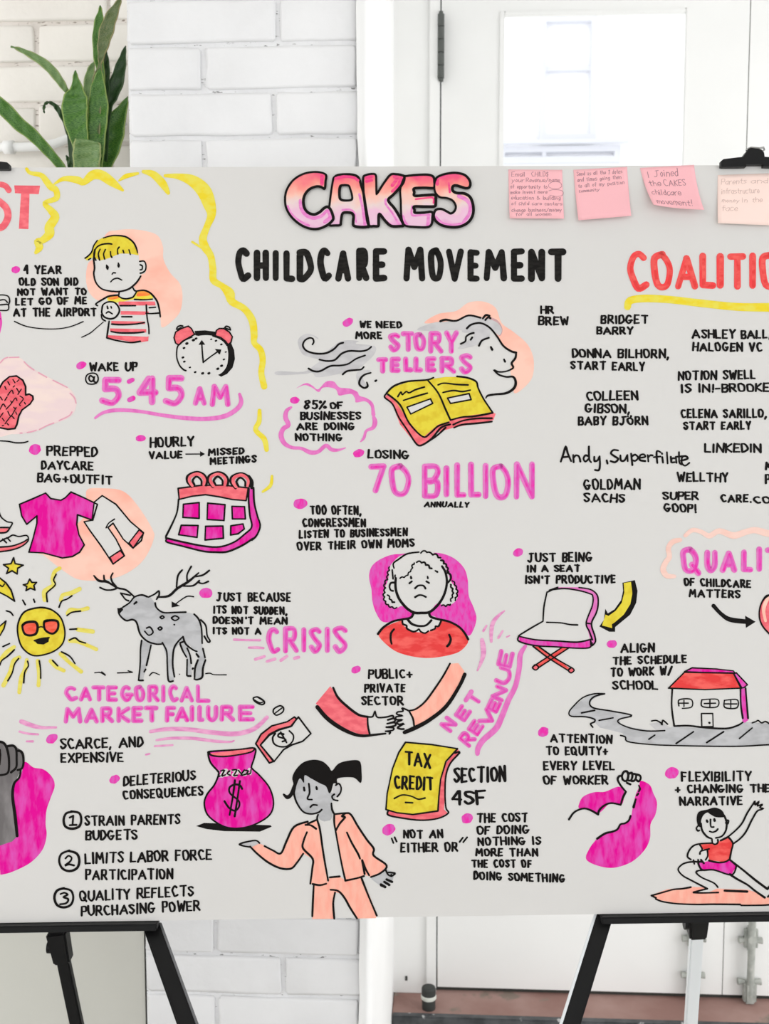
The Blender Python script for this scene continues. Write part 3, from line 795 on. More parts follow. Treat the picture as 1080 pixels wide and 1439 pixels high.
block((118.5, 253.5, 1161, 1158.5, 15, 'STRAIN PARENTS'), (120, 193.5, 1181, 1180, 15, 'BUDGETS'))
block((119, 298, 1214.5, 1208.5, 16, 'LIMITS LABOR FORCE'), (119.5, 243.5, 1237, 1235.5, 15.5, 'PARTICIPATION'))
block((111.5, 272, 1267, 1259.5, 16, 'QUALITY REFLECTS'), (113.5, 281.5, 1288, 1280, 15.5, 'PURCHASING POWER'))
block((517, 580, 954, 953.5, 14, 'PUBLIC+'), (511.5, 570, 973.5, 973, 13, 'PRIVATE'), (507, 567, 991.5, 991.5, 13.5, 'SECTOR'))
block((636.5, 711, 1100, 1098.5, 22, 'SECTION', {'w': 3.4}), (633.5, 684, 1132, 1131.5, 22, '4SF', {'w': 3.8}))
block((669, 741.5, 1156.5, 1155, 13.5, 'THE COST'), (669.5, 744, 1173, 1172, 13, 'OF DOING'), (670.5, 760, 1189, 1187, 12.5, 'NOTHING IS'), (667.5, 756, 1203.5, 1203.5, 12, 'MORE THAN'), (661.5, 747, 1219.5, 1219.5, 12, 'THE COST OF'), (664.5, 794, 1236.5, 1240.5, 12.5, 'DOING SOMETHING'))
block((566, 622.5, 1178.5, 1178, 13, 'NOT AN'), (562, 643.5, 1198, 1197, 14, 'EITHER OR'))
O(540, 1110); K('40,272 50,298|57,266 68,290|422,292 440,268|442,294 464,266', 2.2)
block((772.5, 860, 1043.5, 1045.5, 13.5, 'ATTENTION'), (766.5, 854.5, 1061.5, 1061.5, 13, 'TO EQUITY+'), (763, 863.5, 1082.5, 1082.5, 13.5, 'EVERY LEVEL'), (762.5, 854.5, 1102.5, 1103, 13.5, 'OF WORKER'))
block((956.5, 1056, 1098.5, 1098, 15, 'FLEXIBILITY'), (947, 1082, 1115, 1113.5, 12.5, '+ CHANGING THE'), (954, 1043, 1132.5, 1131.5, 13.5, 'NARRATIVE'))
P('lettering'); O(0, 400)   # the at sign
K('522,520 508,512 500,528 510,544 524,538 530,516 528,544 546,548 552,525 540,502 512,498 488,510 482,535 494,556 520,560 542,554', 2.0)
O(0, 1110)
P('circled_number'); K('408,122 372,132 358,168 368,205 405,218 445,205 457,168 445,130 400,120', 3); K('392,155 412,145 408,195|392,198 430,196', 2.4, sm=False)
P('circled_number'); K('390,340 345,360 333,400 350,440 390,456 432,440 446,400 432,358 385,342', 3); K('368,385 385,370 402,380 396,400 366,424 388,418 416,424', 2.4)
P('circled_number'); K('360,552 322,565 306,602 320,645 358,660 398,645 412,605 398,565 352,553', 3); K('340,585 362,578 380,588 358,602 384,614 372,636 338,642', 2.4)

# coloured lettering
P('lettering', 'coral red lettering cut off by the frame'); O(0, 230)
K('50,150 30,125 -5,118 -40,140 -35,185 0,215 35,250 45,300 20,350 -20,368', 9, 'coral')
F('80,122 225,124 218,172 166,170 160,368 106,366 118,168 84,166', 'coral')
P('lettering', 'large bold black title lettering')
O(270, 230)
LT('C', 240, 333, 470, 664, 9.1, 'ink2'); LT('H', 346, 431, 485, 662, 8.9, 'ink2'); LT('I', 452, 486, 485, 662, 8.9, 'ink2'); LT('L', 512, 578, 486, 664, 8.9, 'ink2'); LT('D', 586, 682, 483, 664, 9.3, 'ink2')
LT('C', 702, 786, 470, 662, 8.9, 'ink2'); LT('A', 803, 893, 472, 664, 8.9, 'ink2', jit=0); LT('R', 920, 995, 474, 662, 8.9, 'ink2'); LT('E', 1014, 1095, 476, 662, 8.9, 'ink2')
O(540, 230)
LT('M', 105, 230, 466, 664, 9.3, 'ink2', jit=0); LT('O', 246, 334, 472, 664, 8.9, 'ink2'); LT('V', 344, 446, 478, 664, 8.9, 'ink2'); LT('E', 466, 536, 482, 664, 8.9, 'ink2'); LT('M', 556, 688, 480, 662, 8.9, 'ink2', jit=0)
LT('E', 709, 790, 476, 664, 9.1, 'ink2'); LT('N', 806, 902, 480, 664, 9.3, 'ink2'); LT('T', 918, 1021, 478, 664, 9.5, 'ink2')
P('lettering', 'coral red heading lettering underlined in yellow')
O(810, 230)
for ch, a, b_, c_, d_ in (('C', 283, 410, 490, 718), ('O', 418, 541, 493, 712), ('A', 552, 682, 495, 708), ('L', 688, 782, 500, 702), ('I', 783, 828, 503, 702), ('T', 843, 952, 505, 710), ('I', 960, 1015, 500, 706), ('O', 1025, 1150, 495, 710), ('N', 1160, 1280, 495, 710)):
    LT(ch, a, b_, c_, d_, 9.2 if ch != 'I' else 10, 'tred', 'red')
P('underline'); O(810, 400)
K('285,125,9 300,90,10 380,78,11 520,84,11.5 700,105,12 900,125,12 1080,128,12.5 1200,128,12', c='yel')
P('lettering', 'magenta brush lettering'); O(0, 400)
MG = 'mgl', 'mg'
for ch, a, b_, c_, d_ in (('5', 558, 684, 518, 682), ('4', 765, 892, 510, 678), ('5', 914, 1037, 508, 686)): LT(ch, a, b_, c_, d_, 9, *MG)
K('725,545 745,535|728,648 748,638', 6.5, 'mg')
O(270, 400); LT('A', 3, 82, 562, 682, 7.6, *MG, jit=0); LT('M', 98, 215, 558, 688, 7.6, *MG, jit=0)
P('underline'); O(0, 570)
K('535,70,3.5 580,40,5 660,25,6 780,32,5 900,52,5 1020,68,5.5 1150,75,5.5 1260,60,6 1330,20,6 1355,-20,6 1346,-65,4', c='mgl')
P('lettering', 'magenta brush lettering'); O(540, 400)
for ch, a, b_, c_, d_ in (('S', 20, 90, 268, 382), ('T', 92, 168, 262, 378), ('O', 162, 236, 266, 378), ('R', 246, 332, 262, 388), ('Y', 334, 417, 258, 388),
                          ('T', -48, 22, 408, 500), ('E', 28, 92, 405, 497), ('L', 104, 162, 404, 494), ('L', 162, 216, 404, 494), ('E', 228, 292, 403, 494), ('R', 308, 404, 400, 502), ('S', 418, 494, 384, 506)): LT(ch, a, b_, c_, d_, 7.2, *MG)
P('lettering', 'magenta brush lettering'); O(540, 570)
for ch, a, b_, c_, d_ in (('7', -90, 12, 326, 494), ('0', 26, 152, 324, 514), ('B', 210, 316, 326, 522), ('I', 334, 362, 336, 516), ('L', 392, 462, 318, 518), ('L', 470, 546, 316, 518), ('I', 552, 584, 320, 526), ('O', 596, 712, 324, 532), ('N', 726, 846, 312, 530)): LT(ch, a, b_, c_, d_, 8.2, *MG)
P('lettering', 'magenta brush lettering'); O(270, 750)
for ch, a, b_, c_, d_ in (('C', 415, 497, 526, 676), ('R', 510, 600, 520, 672), ('I', 612, 642, 524, 668), ('S', 654, 728, 522, 676), ('I', 744, 774, 522, 670), ('S', 788, 874, 516, 676)): LT(ch, a, b_, c_, d_, 7.2, *MG)
K('235,595 300,598 380,598|318,640 360,640 400,643', 3.4, 'lil'); K('355,706 405,690|420,718 465,704|498,712 532,688|575,700 598,694', 5, 'lil', tp=.5)
P('lettering', 'magenta brush lettering'); O(0, 930)
for ch, a, b_ in (('C', 360, 440), ('A', 444, 518), ('T', 512, 594), ('E', 597, 664), ('G', 674, 752), ('O', 754, 818), ('R', 828, 898), ('I', 905, 930), ('C', 944, 1006), ('A', 1008, 1090), ('L', 1100, 1184)):
    LT(ch, a, b_, 134 - (a - 360) * .012, 222 + (a - 360) * .013, 6.2, *MG)
for ch, a, b_ in (('M', 356, 464), ('A', 472, 556), ('R', 562, 642), ('K', 654, 734), ('E', 738, 806), ('T', 808, 890), ('F', 926, 990), ('A', 980, 1064), ('I', 1066, 1092), ('L', 1108, 1150), ('U', 1156, 1226), ('R', 1234, 1322), ('E', 1336, 1434)):
    LT(ch, a, b_, 252 - (a - 356) * .012, 348 - (a - 356) * .012, 6.6, *MG)
K('120,335,6 180,358,6 240,370,5 315,368,3.5|110,392,3 160,404,3.5 215,408,2.5|150,447,2.6 185,447,3', c='lil')
K('845,392,5 940,378,5.5 1060,380,5.5 1200,398,6 1330,404,6.5 1430,375,6.5 1500,312,6|880,440,3.5 960,430,4.5 1080,430,4.5 1200,445,4 1290,450,2.6 1315,443,2|870,474 970,468|820,522 840,517', 2.6, 'lil')
P('lettering', 'magenta brush lettering slanting upwards'); O(610, 840, 6.2533)
def sl(ch, x, y, L, h, ang_, w=6.4):
    """a letter whose foot starts at x, y, rotated by ang_ (degrees, anticlockwise)"""
    a = math.radians(ang_); ux, uy = math.cos(a), -math.sin(a); vx, vy = -math.sin(a), -math.cos(a)
    ad = max(adv(ch), 1)
    for cu, s in glyph(ch):
        pl = [(ox + (x + ux * L * gx / ad + vx * h * (10 - gy) / 10) / sc, oy + (y + uy * L * gx / ad + vy * h * (10 - gy) / 10) / sc, None) for gx, gy in s]
        stroke(pl, w, 'mgl', cu, 0, .00035, .06); stroke([(p + .6, q_ + .4, None) for p, q_, _ in pl], w * .45, 'mg', cu, 0, .0004, .15)
sl('N', 140, 1170, 72, 95, 52); sl('E', 262, 1075, 90, 85, 56); sl('T', 360, 955, 90, 100, 57)
sl('R', 305, 1300, 75, 105, 50); sl('E', 375, 1200, 85, 85, 56); sl('V', 475, 1130, 120, 92, 59); sl('E', 540, 1000, 80, 80, 64); sl('N', 590, 900, 95, 85, 66); sl('U', 632, 760, 120, 95, 69); sl('E', 660, 605, 115, 100, 77)
K('800,425,5 755,500,8 745,620,8 710,780,8 650,900,8 590,1050,8 540,1150,8 430,1250,7.5 385,1320,7 378,1370,6', c='mgl')
K('615,115,2 560,160,4 515,220,6 500,300,6 500,385,4|418,370,5 428,430,7 430,500,7 405,580,5 378,640,2|430,292,3 458,245,2.5|562,352,3.5 600,292,3|635,345,2 662,332,1.6', c='lil')
P('lettering', 'magenta brush lettering'); O(810, 750)
for ch, a, b_, c_, d_ in (('Q', 582, 700, 72, 226), ('U', 716, 792, 90, 218), ('A', 804, 902, 84, 220), ('L', 922, 992, 86, 218), ('I', 1008, 1042, 72, 216), ('T', 1056, 1150, 76, 216), ('Y', 1160, 1260, 76, 216)): LT(ch, a, b_, c_, d_, 8.4, *MG)
P('peach_cloud')
K('548,240,5 505,235,7 485,200,8 500,160,8 520,130,8 515,80,8 540,45,8 580,35,6|610,10,6 650,-20,7 700,-10,7 745,12,8 800,-15,8 880,10,9 950,-10,8 1000,-20,8 1060,-5,9 1120,10,8', c='peachl')

# bullets
O(0, 0, 1)
P('bullet'); dot('22,379', 6, 5); P('bullet'); dot('114,513.5', 7.5, 5); P('bullet'); dot('49,631.5', 8.5, 7.5); P('bullet'); dot('197.5,616', 7, 4.6); P('bullet'); dot('488.5,453', 8, 5.4); P('bullet'); dot('414,562.5', 6.5, 5); P('bullet'); dot('503.5,637', 8, 5.6)
P('bullet'); dot('421.5,708', 10, 7); P('bullet'); dot('289,833.5', 9.5, 7.2); P('bullet'); dot('727.5,776.5', 7.5, 5.6); P('bullet'); dot('859.5,905', 7.5, 5.5); P('bullet'); dot('73,1038', 8.6, 6.2); P('bullet'); dot('161,1095', 7.8, 5.6); P('bullet'); dot('500,941', 7, 5)
P('bullet'); dot('656,1150', 8.4, 7); P('bullet'); dot('546,1166', 9.5, 7.5); P('bullet'); dot('763,1028.5', 7.8, 6.6); P('bullet'); dot('943.5,1086', 9.5, 8)

# ================================================================ cut-out title letters, raised from the board
def cutout(outer, holes, s, x, y, z=.003, th=.003, acc=()):
    """one letter cut from card; outline points in crop pixels"""
    global cur, zbase
    flush(); O(x, y, s)
    lo_ = cat([(a, b_) for a, b_, _ in pts_of(outer)], 4, True); hs = [cat([(a, b_) for a, b_, _ in pts_of(h)], 4, True) for h in holes]
    zbase = z + th
    ink = Ink(); cur = (ink, 'title_letter', board, None); mi = ink.mi('rain'); ki = ink.mi('ink')
    loops = [lo_] + hs; flat = [p for l in loops for p in l]; b0 = 0
    for p in flat: ink.v.append(B(p[0], p[1], z + th))
    for t in tessellate_polygon([[Vector((a, b_, 0)) for a, b_ in l] for l in loops]):
        a, b_, c_ = [flat[k] for k in t]; cr_ = (b_[0] - a[0]) * (c_[1] - a[1]) - (b_[1] - a[1]) * (c_[0] - a[0])
        ink.f.append(t if cr_ < 0 else t[::-1]); ink.fm.append(mi)
    n0 = len(ink.v); k = 0
    for l in loops:
        for j in range(len(l)): 
            a, b_ = k + j, k + (j + 1) % len(l)
            ink.f.append((a, b_, n0 + b_, n0 + a)); ink.fm.append(ki)
        k += len(l)
    for p in flat: ink.v.append(B(p[0], p[1], .0001))
    for c_, w_, q_ in acc: K(q_, w_, c_, True, .4, .00006)
    for l in loops:
        pl = [(a, b_, None) for a, b_ in l]; stroke(pl + [pl[0], pl[1]], 3.5, 'ink', True, 0, .00015, .18)
    flush(); zbase = 0
cutout('600,150 615,115 660,90 780,84 855,102 885,140 905,205 930,290 955,450 985,630 970,652 890,655 825,640 818,600 822,540 808,508 770,497 715,500 695,530 685,600 678,632 620,637 560,632 540,560 560,430 580,270', ['680,215 700,202 765,205 785,240 805,310 802,358 745,368 690,360 672,330 670,260'], 7.714, 390, 235, 0, acc=[('hot', 4, '630,130 720,110 820,120 870,150'), ('lilp', 4, '885,300 915,420 935,540 945,630'), ('lilp', 2.5, '700,470 780,465 830,500 850,600')])
cutout('0,268 60,175 130,85 190,78 250,88 272,105 262,160 215,225 160,285 110,340 170,420 225,510 262,590 230,602 140,600 80,550 20,480 12,560 8,600 -40,602 -75,602 -100,560 -118,440 -137,300 -142,200 -142,110 -120,88 -60,75 -18,85 -12,150 -10,262', [], 7.2, 530, 235, 0, acc=[('hot', 5, '175,105 200,120 150,190'), ('hot', 4.5, '240,115 210,190 150,250'), ('lilp', 3, '85,330 85,380 150,470 215,580'), ('hot', 4, '-110,110 -60,105|-110,150 -55,140'), ('lilp', 2.5, '20,470 80,540 140,590')])
cutout('272,110 300,95 400,85 510,83 565,105 576,160 573,215 470,215 372,222 372,260 378,295 480,290 578,288 588,320 588,370 575,402 480,405 372,405 375,440 382,466 470,465 550,460 555,520 545,585 500,612 380,610 290,600 255,565 240,480 236,350 232,225', [], 7.2, 530, 235, 0, acc=[('hot', 2.6, '385,330 470,320 560,315 565,370'), ('lilp', 4, '255,500 275,560 300,590'), ('lilp', 2.6, '350,400 350,490 450,490 530,490'), ('lilp', 5, '515,490 510,590')])
cutout('585,140 610,105 680,78 780,65 870,82 920,125 938,175 925,212 890,220 840,205 790,192 760,205 760,245 800,268 880,275 938,315 966,400 962,490 915,565 830,608 730,612 640,590 585,545 568,490 590,440 645,430 700,455 740,475 778,450 790,400 758,345 700,320 630,310 585,265 574,200', [], 7.2, 530, 235, .0006, acc=[('hot', 5, '605,180 610,120 680,100'), ('hot', 3, '720,170 730,260'), ('lilp', 5, '820,300 900,340 935,400 925,480 870,560'), ('lilp', 4, '590,510 650,570 740,595 850,580')])
cutout('522,90 520,160 510,240 470,222 420,218 350,245 300,300 280,370 292,450 335,502 400,520 460,492 500,455 540,438 575,470 603,550 590,590 530,640 440,675 340,670 240,625 150,545 95,450 82,350 100,255 160,160 240,100 330,68 440,62', [], 7.714, 390, 235, .0006, acc=[('hot', 6, '480,110 480,190'), ('lilp', 4.5, '245,370 255,450 300,520 380,560 470,540 530,480'), ('lilp', 3, '110,430 150,510 240,590 340,640'), ('lilp', 5, '545,480 570,550 510,600')])
# ================================================================ the drawings
P('yellow_border'); O(0, 230)
K('150,30,5 170,52,6 230,65,8 262,100,10 285,130,10 315,150,9 316,195,8 252,222,6 285,262,9 310,300,11 278,355,12 278,395,12 240,430,9 212,440,9 222,470,10 202,500,5', c='yel')
K('305,115,3 360,85,7 435,92,10 470,105,8 520,65,12 570,65,13 630,105,12 690,150,4|670,95,3 710,70,6 775,55,4|805,45,5 860,60,11 912,110,11 945,165,5', c='yel')
O(0, 0, 1)
K('232,247,5 250,248,9 270,254,17 286,268,21 294,287,18 297,302,12 291,318,9 285,335,10.5 288,347,11 296,360,9 299,378,9 300,394,9 312,402,8 322,412,13 326,424,10 343,434,9 354,450,10 357,470,9.5 357,482,8 366,492,9 369,507,9 367,524,9 371,543,10', c='yel')
K('364.5,577,5 364,592,7 359,604,7.5 371,617,8 374.5,632,6|382,669,4 380,682,4.5 369,691,3.5|270,340,3 286,350,3', c='yel')

P('boy_drawing'); O(100, 320, 6.75)
F('330,60 430,25 560,15 700,30 820,75 870,180 875,300 940,430 1030,530 1055,650 1030,800 940,900 860,945 845,850 830,760 760,640 450,620 300,690 220,670 160,590 140,470 160,340 220,280', 'peach', True)
F('225,300 215,430 240,520 320,590 440,612 560,575 630,510 665,445 700,430 715,370 700,320 650,315 635,250 560,130 430,75 300,110 230,200', 'paper', True, 1)
F('450,600 455,660 520,675 590,650 625,600 590,560', 'paper', ly=1)
F('270,740 290,700 340,660 450,640 620,600 740,620 820,720 850,840 740,815 735,1070 600,1090 340,1045 365,880 290,870', 'paper', ly=1)
F('345,665 440,642 500,672 580,665 640,595 720,605 775,668 600,680 440,710 360,700', 'yel', True, 2)
F('620,640 650,598 720,606 745,640 640,652', 'orange', True, 3); F('355,665 440,645 450,668 380,682', 'orange', True, 3)
for s in ('450,700 795,700 800,738 450,738', '470,790 735,795 735,815 690,828 468,825', '380,885 700,890 700,915 380,918', '368,955 712,962 712,995 370,985', '350,1020 730,1035 732,1072 600,1088 345,1045'): F(s, 'coral', ly=3)
F('600,1088 735,1030 730,1075 640,1090', 'coral', ly=3)

K('225,210 215,300 222,380 215,440 235,520 290,580 370,602 405,604|410,606 470,604 550,580 620,520 660,460', 2.2)
K('305,98,1.8 370,80 430,75 520,88 590,140 620,200 630,242,1.4', 2.0)
K('235,310 215,250 240,190 290,160 350,152 385,156|650,320 690,318 708,350 705,400 680,425 655,432|655,352 675,365 672,395 655,400', 2.0)
K('335,355,2 343,375,4 345,392,3|447,335,2 450,355,3.6 450,372,2.6|388,442 400,428 420,430|375,515 400,490 440,480 480,497', 1.8)
K('455,615 450,650|580,560 600,595 615,600|450,650 480,668 520,675 560,668 590,655 625,600|600,680 690,684 770,678', 2.0)
K('445,640 360,650 300,680 235,722 250,740|630,600 690,595 750,620 810,690 835,770 845,845', 2.2)
K('712,735 720,850 735,940 738,1005|710,812 760,815 830,810|740,760 800,755|465,740 610,740|480,845 575,845', 2.0)
K('385,915 470,920 600,915 695,900|380,985 460,998 600,998 690,990|360,888 350,960 338,1045|338,1045 430,1070 560,1090 655,1078', 2.2)
FK('290,790 300,735 350,705 410,710 450,755 455,800 420,850 370,865 320,850 295,820', 'paper', 2.4, True, ly=4)
K('342,745,2 347,765,3|378,748 382,762,2.4|332,812 355,798 390,818|285,825 295,865 325,885', 1.9)
K('100,1040 180,1000 240,950 305,895', 1.3); O(0, 400); K('82,207 150,235 240,248 330,248 400,235 468,208', 1.5)
S('hair', 'yellow hair'); O(100, 320, 6.75)
F('240,125 300,95 430,75 540,100 610,170 640,262 560,248 470,245 420,262 380,282 320,300 270,312 215,280 150,312 128,290 190,240', 'yelf', ly=3)
K('248,122 215,170 195,230 160,270 132,290|185,292 165,304|225,232 212,300|275,205 258,250 270,308|325,208 308,250 318,298|373,228 376,262 386,282|455,185 440,210 443,250|492,215 500,240|548,210 562,255', 1.9)

# fist at the left edge next to the lettering
P('fist_drawing'); O(0, 400)
K('-20,62 10,58 45,65 55,90 50,110|-10,90 25,85 42,100|-10,115 25,112 45,112 50,130 40,145 0,145 -20,145', 1.8)
F('0,150 8,180 12,215 6,250 -5,280 -40,280 -40,150', 'mg', True)
P('lettering'); K('-2,192 -30,192', 2)

P('alarm_clock_drawing'); O(230, 440, 9)
F('195,400 260,345 390,300 520,280 640,295 760,360 810,470 810,600 780,700 700,775 560,800 400,790 290,740 200,640 170,520', 'paper', True, 1)
F('390,225 520,218 650,235 645,292 540,288 450,292 400,280', 'ink'); F('800,390 850,375 890,470 900,580 870,690 800,770 725,805 675,775 760,715 805,640 815,540 805,450', 'ink')
K('190,400 168,450 165,560 200,660 250,715 280,728', 2.0); K('200,400 260,350 360,305', 1.4); K('620,290 700,320 760,360 800,410', 1.6)
for a, b_, w in ((375,342,3),(408,322,2.4),(292,385,3),(257,442,2.6),(242,562,2.8),(260,614,2.2),(330,688,2),(600,332,1.8),(660,350,2),(728,397,2),(783,493,1.6),(760,587,2.2),(730,667,2.8),(682,705,3),(398,747,2.4),(492,762,2.8),(570,762,2.8)):
    K('%d,%d %d,%d' % (a - 5, b_ + 2, a + 6, b_ - 2), w)
S('clock_hand'); K('482,400 490,520 500,625', 2.0, sm=False); F('480,340 525,400 440,402', 'ink', ly=5)
S('clock_hand'); K('500,622 600,545 680,490', 1.8, sm=False); F('645,455 728,460 712,520 700,522', 'ink', ly=5)
S('bell'); FK('130,310 150,240 220,195 310,165 350,195 390,270 300,320 240,355 190,405 150,380', 'coral', 2.0); K('162,205 175,175 210,160 240,165|175,205 220,185', 2)
S('bell'); FK('650,285 665,220 700,195 760,195 830,240 868,300 850,370 815,400 780,355 720,310', 'coral', 2.0); K('770,190 790,168 830,180 845,215|790,195 840,212', 2)

P('mitten_drawing'); O(0, 490, 9)
F('-60,200 20,140 80,105 180,100 270,125 340,190 430,260 560,330 680,395 850,480 940,580 970,680 940,800 860,880 740,930 600,980 480,1040 330,1070 150,1080 -60,1040', 'pale', True)
K('5,180 50,130 100,110|120,112 240,108|305,165 360,220 430,270|490,305 590,362|670,400 760,445 850,490|885,562 940,620 962,690|910,800 870,850 750,908|680,940 590,975 500,1022|460,1030 400,1050 345,1060|255,1068 280,1068', 1.7, 'dash')
FK('-80,520 -20,520 40,420 120,355 210,345 290,400 325,480 325,585 370,575 415,600 420,640 380,700 280,775 240,850 215,960 190,1010 100,1020 0,1000 -80,1000', 'coral', 2.4, False)
K('100,418 122,458|165,392 190,430|215,418 240,393|62,478 78,515|168,486 185,470|212,502 240,550|270,512 228,578|100,588 150,525 168,568|5,610 30,648|62,655 90,612|80,765 140,700 195,625 215,655|255,600 295,635 250,700 258,722|310,680 322,700|135,660 152,685|0,770 40,700 70,738|100,795 140,852 205,745|175,740 190,760|65,950 140,855 180,885|30,880 55,915|0,870 40,812|200,800 212,830|90,945 108,965|30,975 45,970', 1.4)
K('-20,1165 100,1172 200,1190 300,1188 355,1172', 1.8)

P('shirt_drawing'); O(0, 670, 4.909)
F('600,90 720,80 850,100 950,200 1050,360 1060,430 1000,560 900,650 760,705 560,712 440,650 300,540 280,520 560,300 600,200', 'peach', True)
FK('135,190 230,150 315,112 350,150 420,162 450,145 490,105 580,145 672,190 640,300 535,262 530,330 545,400 582,470 550,520 500,550 430,560 300,525 200,520 230,420 255,320 255,270 185,328 150,270', 'mgd', 2.2)
P('trousers_drawing')
FK('650,175 705,130 800,190 900,310 990,385 975,440 918,492 850,430 780,320 745,350 800,430 858,545 780,602 700,480 620,370 580,310 635,300', 'paper', 2.1, ly=2)
K('732,352 750,320 790,292', 1.8)
S('cuff', 'coral red cuff'); FK('758,555 830,508 858,545 780,602', 'coral', 2, ly=3); S('cuff', 'coral red cuff'); FK('890,455 960,365 990,390 918,492', 'coral', 2, ly=3)

P('shoe_drawing'); O(0, 670, 4.909)
K('-5,245 10,280 50,310 85,318 70,350 45,382 -5,388|-5,350 60,350', 2); F('-30,358 58,356 45,380 -30,386', 'coral')
K('-5,450 30,430 60,418 90,402 130,412 185,405 195,440 150,480 80,505 -5,518|-5,485 80,478 150,455 190,432|20,430 45,455|50,420 72,445', 2); F('-30,488 80,480 190,440 150,478 80,502 -30,515', 'coral')

P('calendar_drawing'); O(225, 650, 6.75)
F('170,245 175,360 150,490 55,700 60,720 400,795 560,800 700,750 870,610 835,420 835,240', 'paper', ly=1)
F('840,245 885,245 895,400 948,600 900,710 760,800 600,852 420,845 65,755 60,722 300,775 480,800 620,795 740,735 870,610 840,430', 'mgd', ly=1)
FK('170,245 400,215 600,215 835,240 815,362 680,350 560,325 430,305 300,320 180,350', 'coral', 2.2, ly=2)
K('175,350 160,470 115,580 55,700|55,715 200,750 400,790 560,800 700,755 800,680 868,610 850,500 838,350 840,245|62,722 65,755 200,790 400,840 520,850 640,845 780,785 880,720|885,240 892,380 920,500 948,600 915,690 870,735', 2.4)
for a, b_, r_ in ((350, 165, 1), (550, 165, 1), (765, 175, 1)):
    S('binding_ring')
    K('%d,%d %d,%d %d,%d %d,%d %d,%d %d,%d %d,%d' % (a-50,b_+65, a-92,b_+15, a-85,b_-40, a-5,b_-72, a+60,b_-50, a+92,b_, a+85,b_+50), 3.4)
    K('%d,%d %d,%d %d,%d %d,%d %d,%d %d,%d %d,%d' % (a-45,b_+55, a-72,b_+10, a-62,b_-32, a-2,b_-56, a+45,b_-38, a+70,b_, a+62,b_+45), 4.2, 'coral', z=.0005)
    K('%d,%d %d,%d %d,%d %d,%d %d,%d' % (a-25,b_+45, a-42,b_+5, a-5,b_-32, a+38,b_+2, a+42,b_+45), 2.6, z=.00055)
    F('%d,%d %d,%d %d,%d %d,%d %d,%d' % (a-20,b_+42, a-22,b_+2, a+5,b_-20, a+32,b_+8, a+32,b_+42), 'paper', ly=5)
K('868,240 868,180 840,130', 4)
for q in ('220,395 370,380 370,530 215,520', '450,385 615,400 605,550 445,540', '680,415 800,418 808,535 685,535', '200,595 360,597 350,710 175,685', '430,605 595,602 600,718 425,735', '670,600 785,582 798,630 740,675 668,688'): S('calendar_day'); FK(q, 'mgd', 2.3, ly=2)

P('sun_drawing'); O(0, 775, 7.0214)
K('590,165 540,200 520,270 530,330 470,370 435,400 440,480|600,480 620,430 700,410 785,370|670,610 700,575 780,580 865,560|765,770 915,790|690,880 760,885 850,920 950,965|600,1010 680,1090 800,1185|500,1080 560,1140 630,1175|375,1080 385,1200 380,1320|265,1070 250,1160 210,1250 190,1390|190,1045 130,1080 100,1190 35,1320|140,940 60,1000 0,1080', 5.8, 'yell', tp=.2)
K('555,225 530,280 545,330 470,400 460,430 467,495|583,550 610,490 660,470 710,437|662,632 710,600 795,588|690,768 757,764|685,875 740,852 785,885 845,903|608,990 690,1035 740,1105|520,1075 570,1128|388,1078 400,1160 402,1250|272,1082 280,1130 245,1190 235,1295|185,1055 145,1110 120,1200 78,1275|142,970 80,1030 20,1075 0,1120|95,908 30,938|62,585 105,600 130,632|225,480 250,525|333,472 343,500', 2.0)
FK('400,552 500,570 590,640 630,730 640,830 610,920 520,990 380,1028 290,1010 210,930 175,800 185,690 250,590', 'yelf', 2.4, True, ly=2)
K('340,880 410,858 485,850', 2); F('338,880 485,850 480,890 430,918 370,912', 'ink', ly=5)
S('sunglasses', 'red sunglasses'); FK('222,730 260,700 345,695 372,740 355,810 290,828 240,805', 'lens', 3.4, True, ly=4); FK('440,690 500,678 568,690 572,760 530,808 480,800 440,760', 'lens', 3.4, True, ly=4); K('380,750 405,742 432,748', 1.8)
P('moon_drawing')
FK('-60,240 0,262 60,310 110,380 145,490 70,440 0,405 -60,395', 'yelf', 2.3, ly=1); K('0,330 25,345 45,320', 1.8)
P('moon_drawing'); FK('-60,780 0,735 60,685 40,760 0,830 -60,870', 'yelf', 2.0, ly=1)
P('star_drawing'); FK('135,62 150,120 230,135 175,165 170,222 120,190 65,218 85,165 35,130 110,120', 'yelf', 2.2)
P('star_drawing'); FK('293,272 315,305 362,305 335,335 345,380 300,362 258,385 265,345 230,328 272,318', 'yelf', 2.2)

P('reindeer_drawing'); O(125, 785, 5)
F('285,300 330,262 380,255 430,268 455,300 480,350 540,378 680,375 740,390 780,430 795,500 795,600 800,640 818,700 800,780 795,840 745,850 765,700 740,645 700,600 715,700 722,820 690,820 690,700 640,590 600,640 590,740 600,850 560,858 545,700 515,600 440,595 430,620 405,750 380,850 350,850 365,580 400,570 350,500 325,430 260,435 215,400 205,350 250,335', 'grey')
F('205,350 235,340 240,360 215,388', 'ink'); F('580,300 640,332 580,344', 'ink')
K('240,340 285,310 320,270 370,255 410,268|205,352 215,395 260,435 305,428 335,450 360,530 410,580 470,600 510,600|318,318 333,306,3|465,312 475,345 520,378 600,378 680,376|738,390 770,425 790,490 795,595|785,430 820,470 830,540 850,578 835,585 810,545', 2.2)
K('418,270 460,250 490,228 492,258 475,285|222,242 290,258|225,245 255,285 278,296|370,575 362,640 360,740 350,840 352,855 380,855|436,608 420,680 404,750|398,778 388,795|515,590 545,650 550,740 558,855 590,860|660,548 620,590 595,640 588,740 600,830|660,548 680,600 730,640 758,652|640,600 660,650 685,692|690,630 710,680 718,735|690,708 688,800 690,822 715,825|640,592 665,582', 2.2)
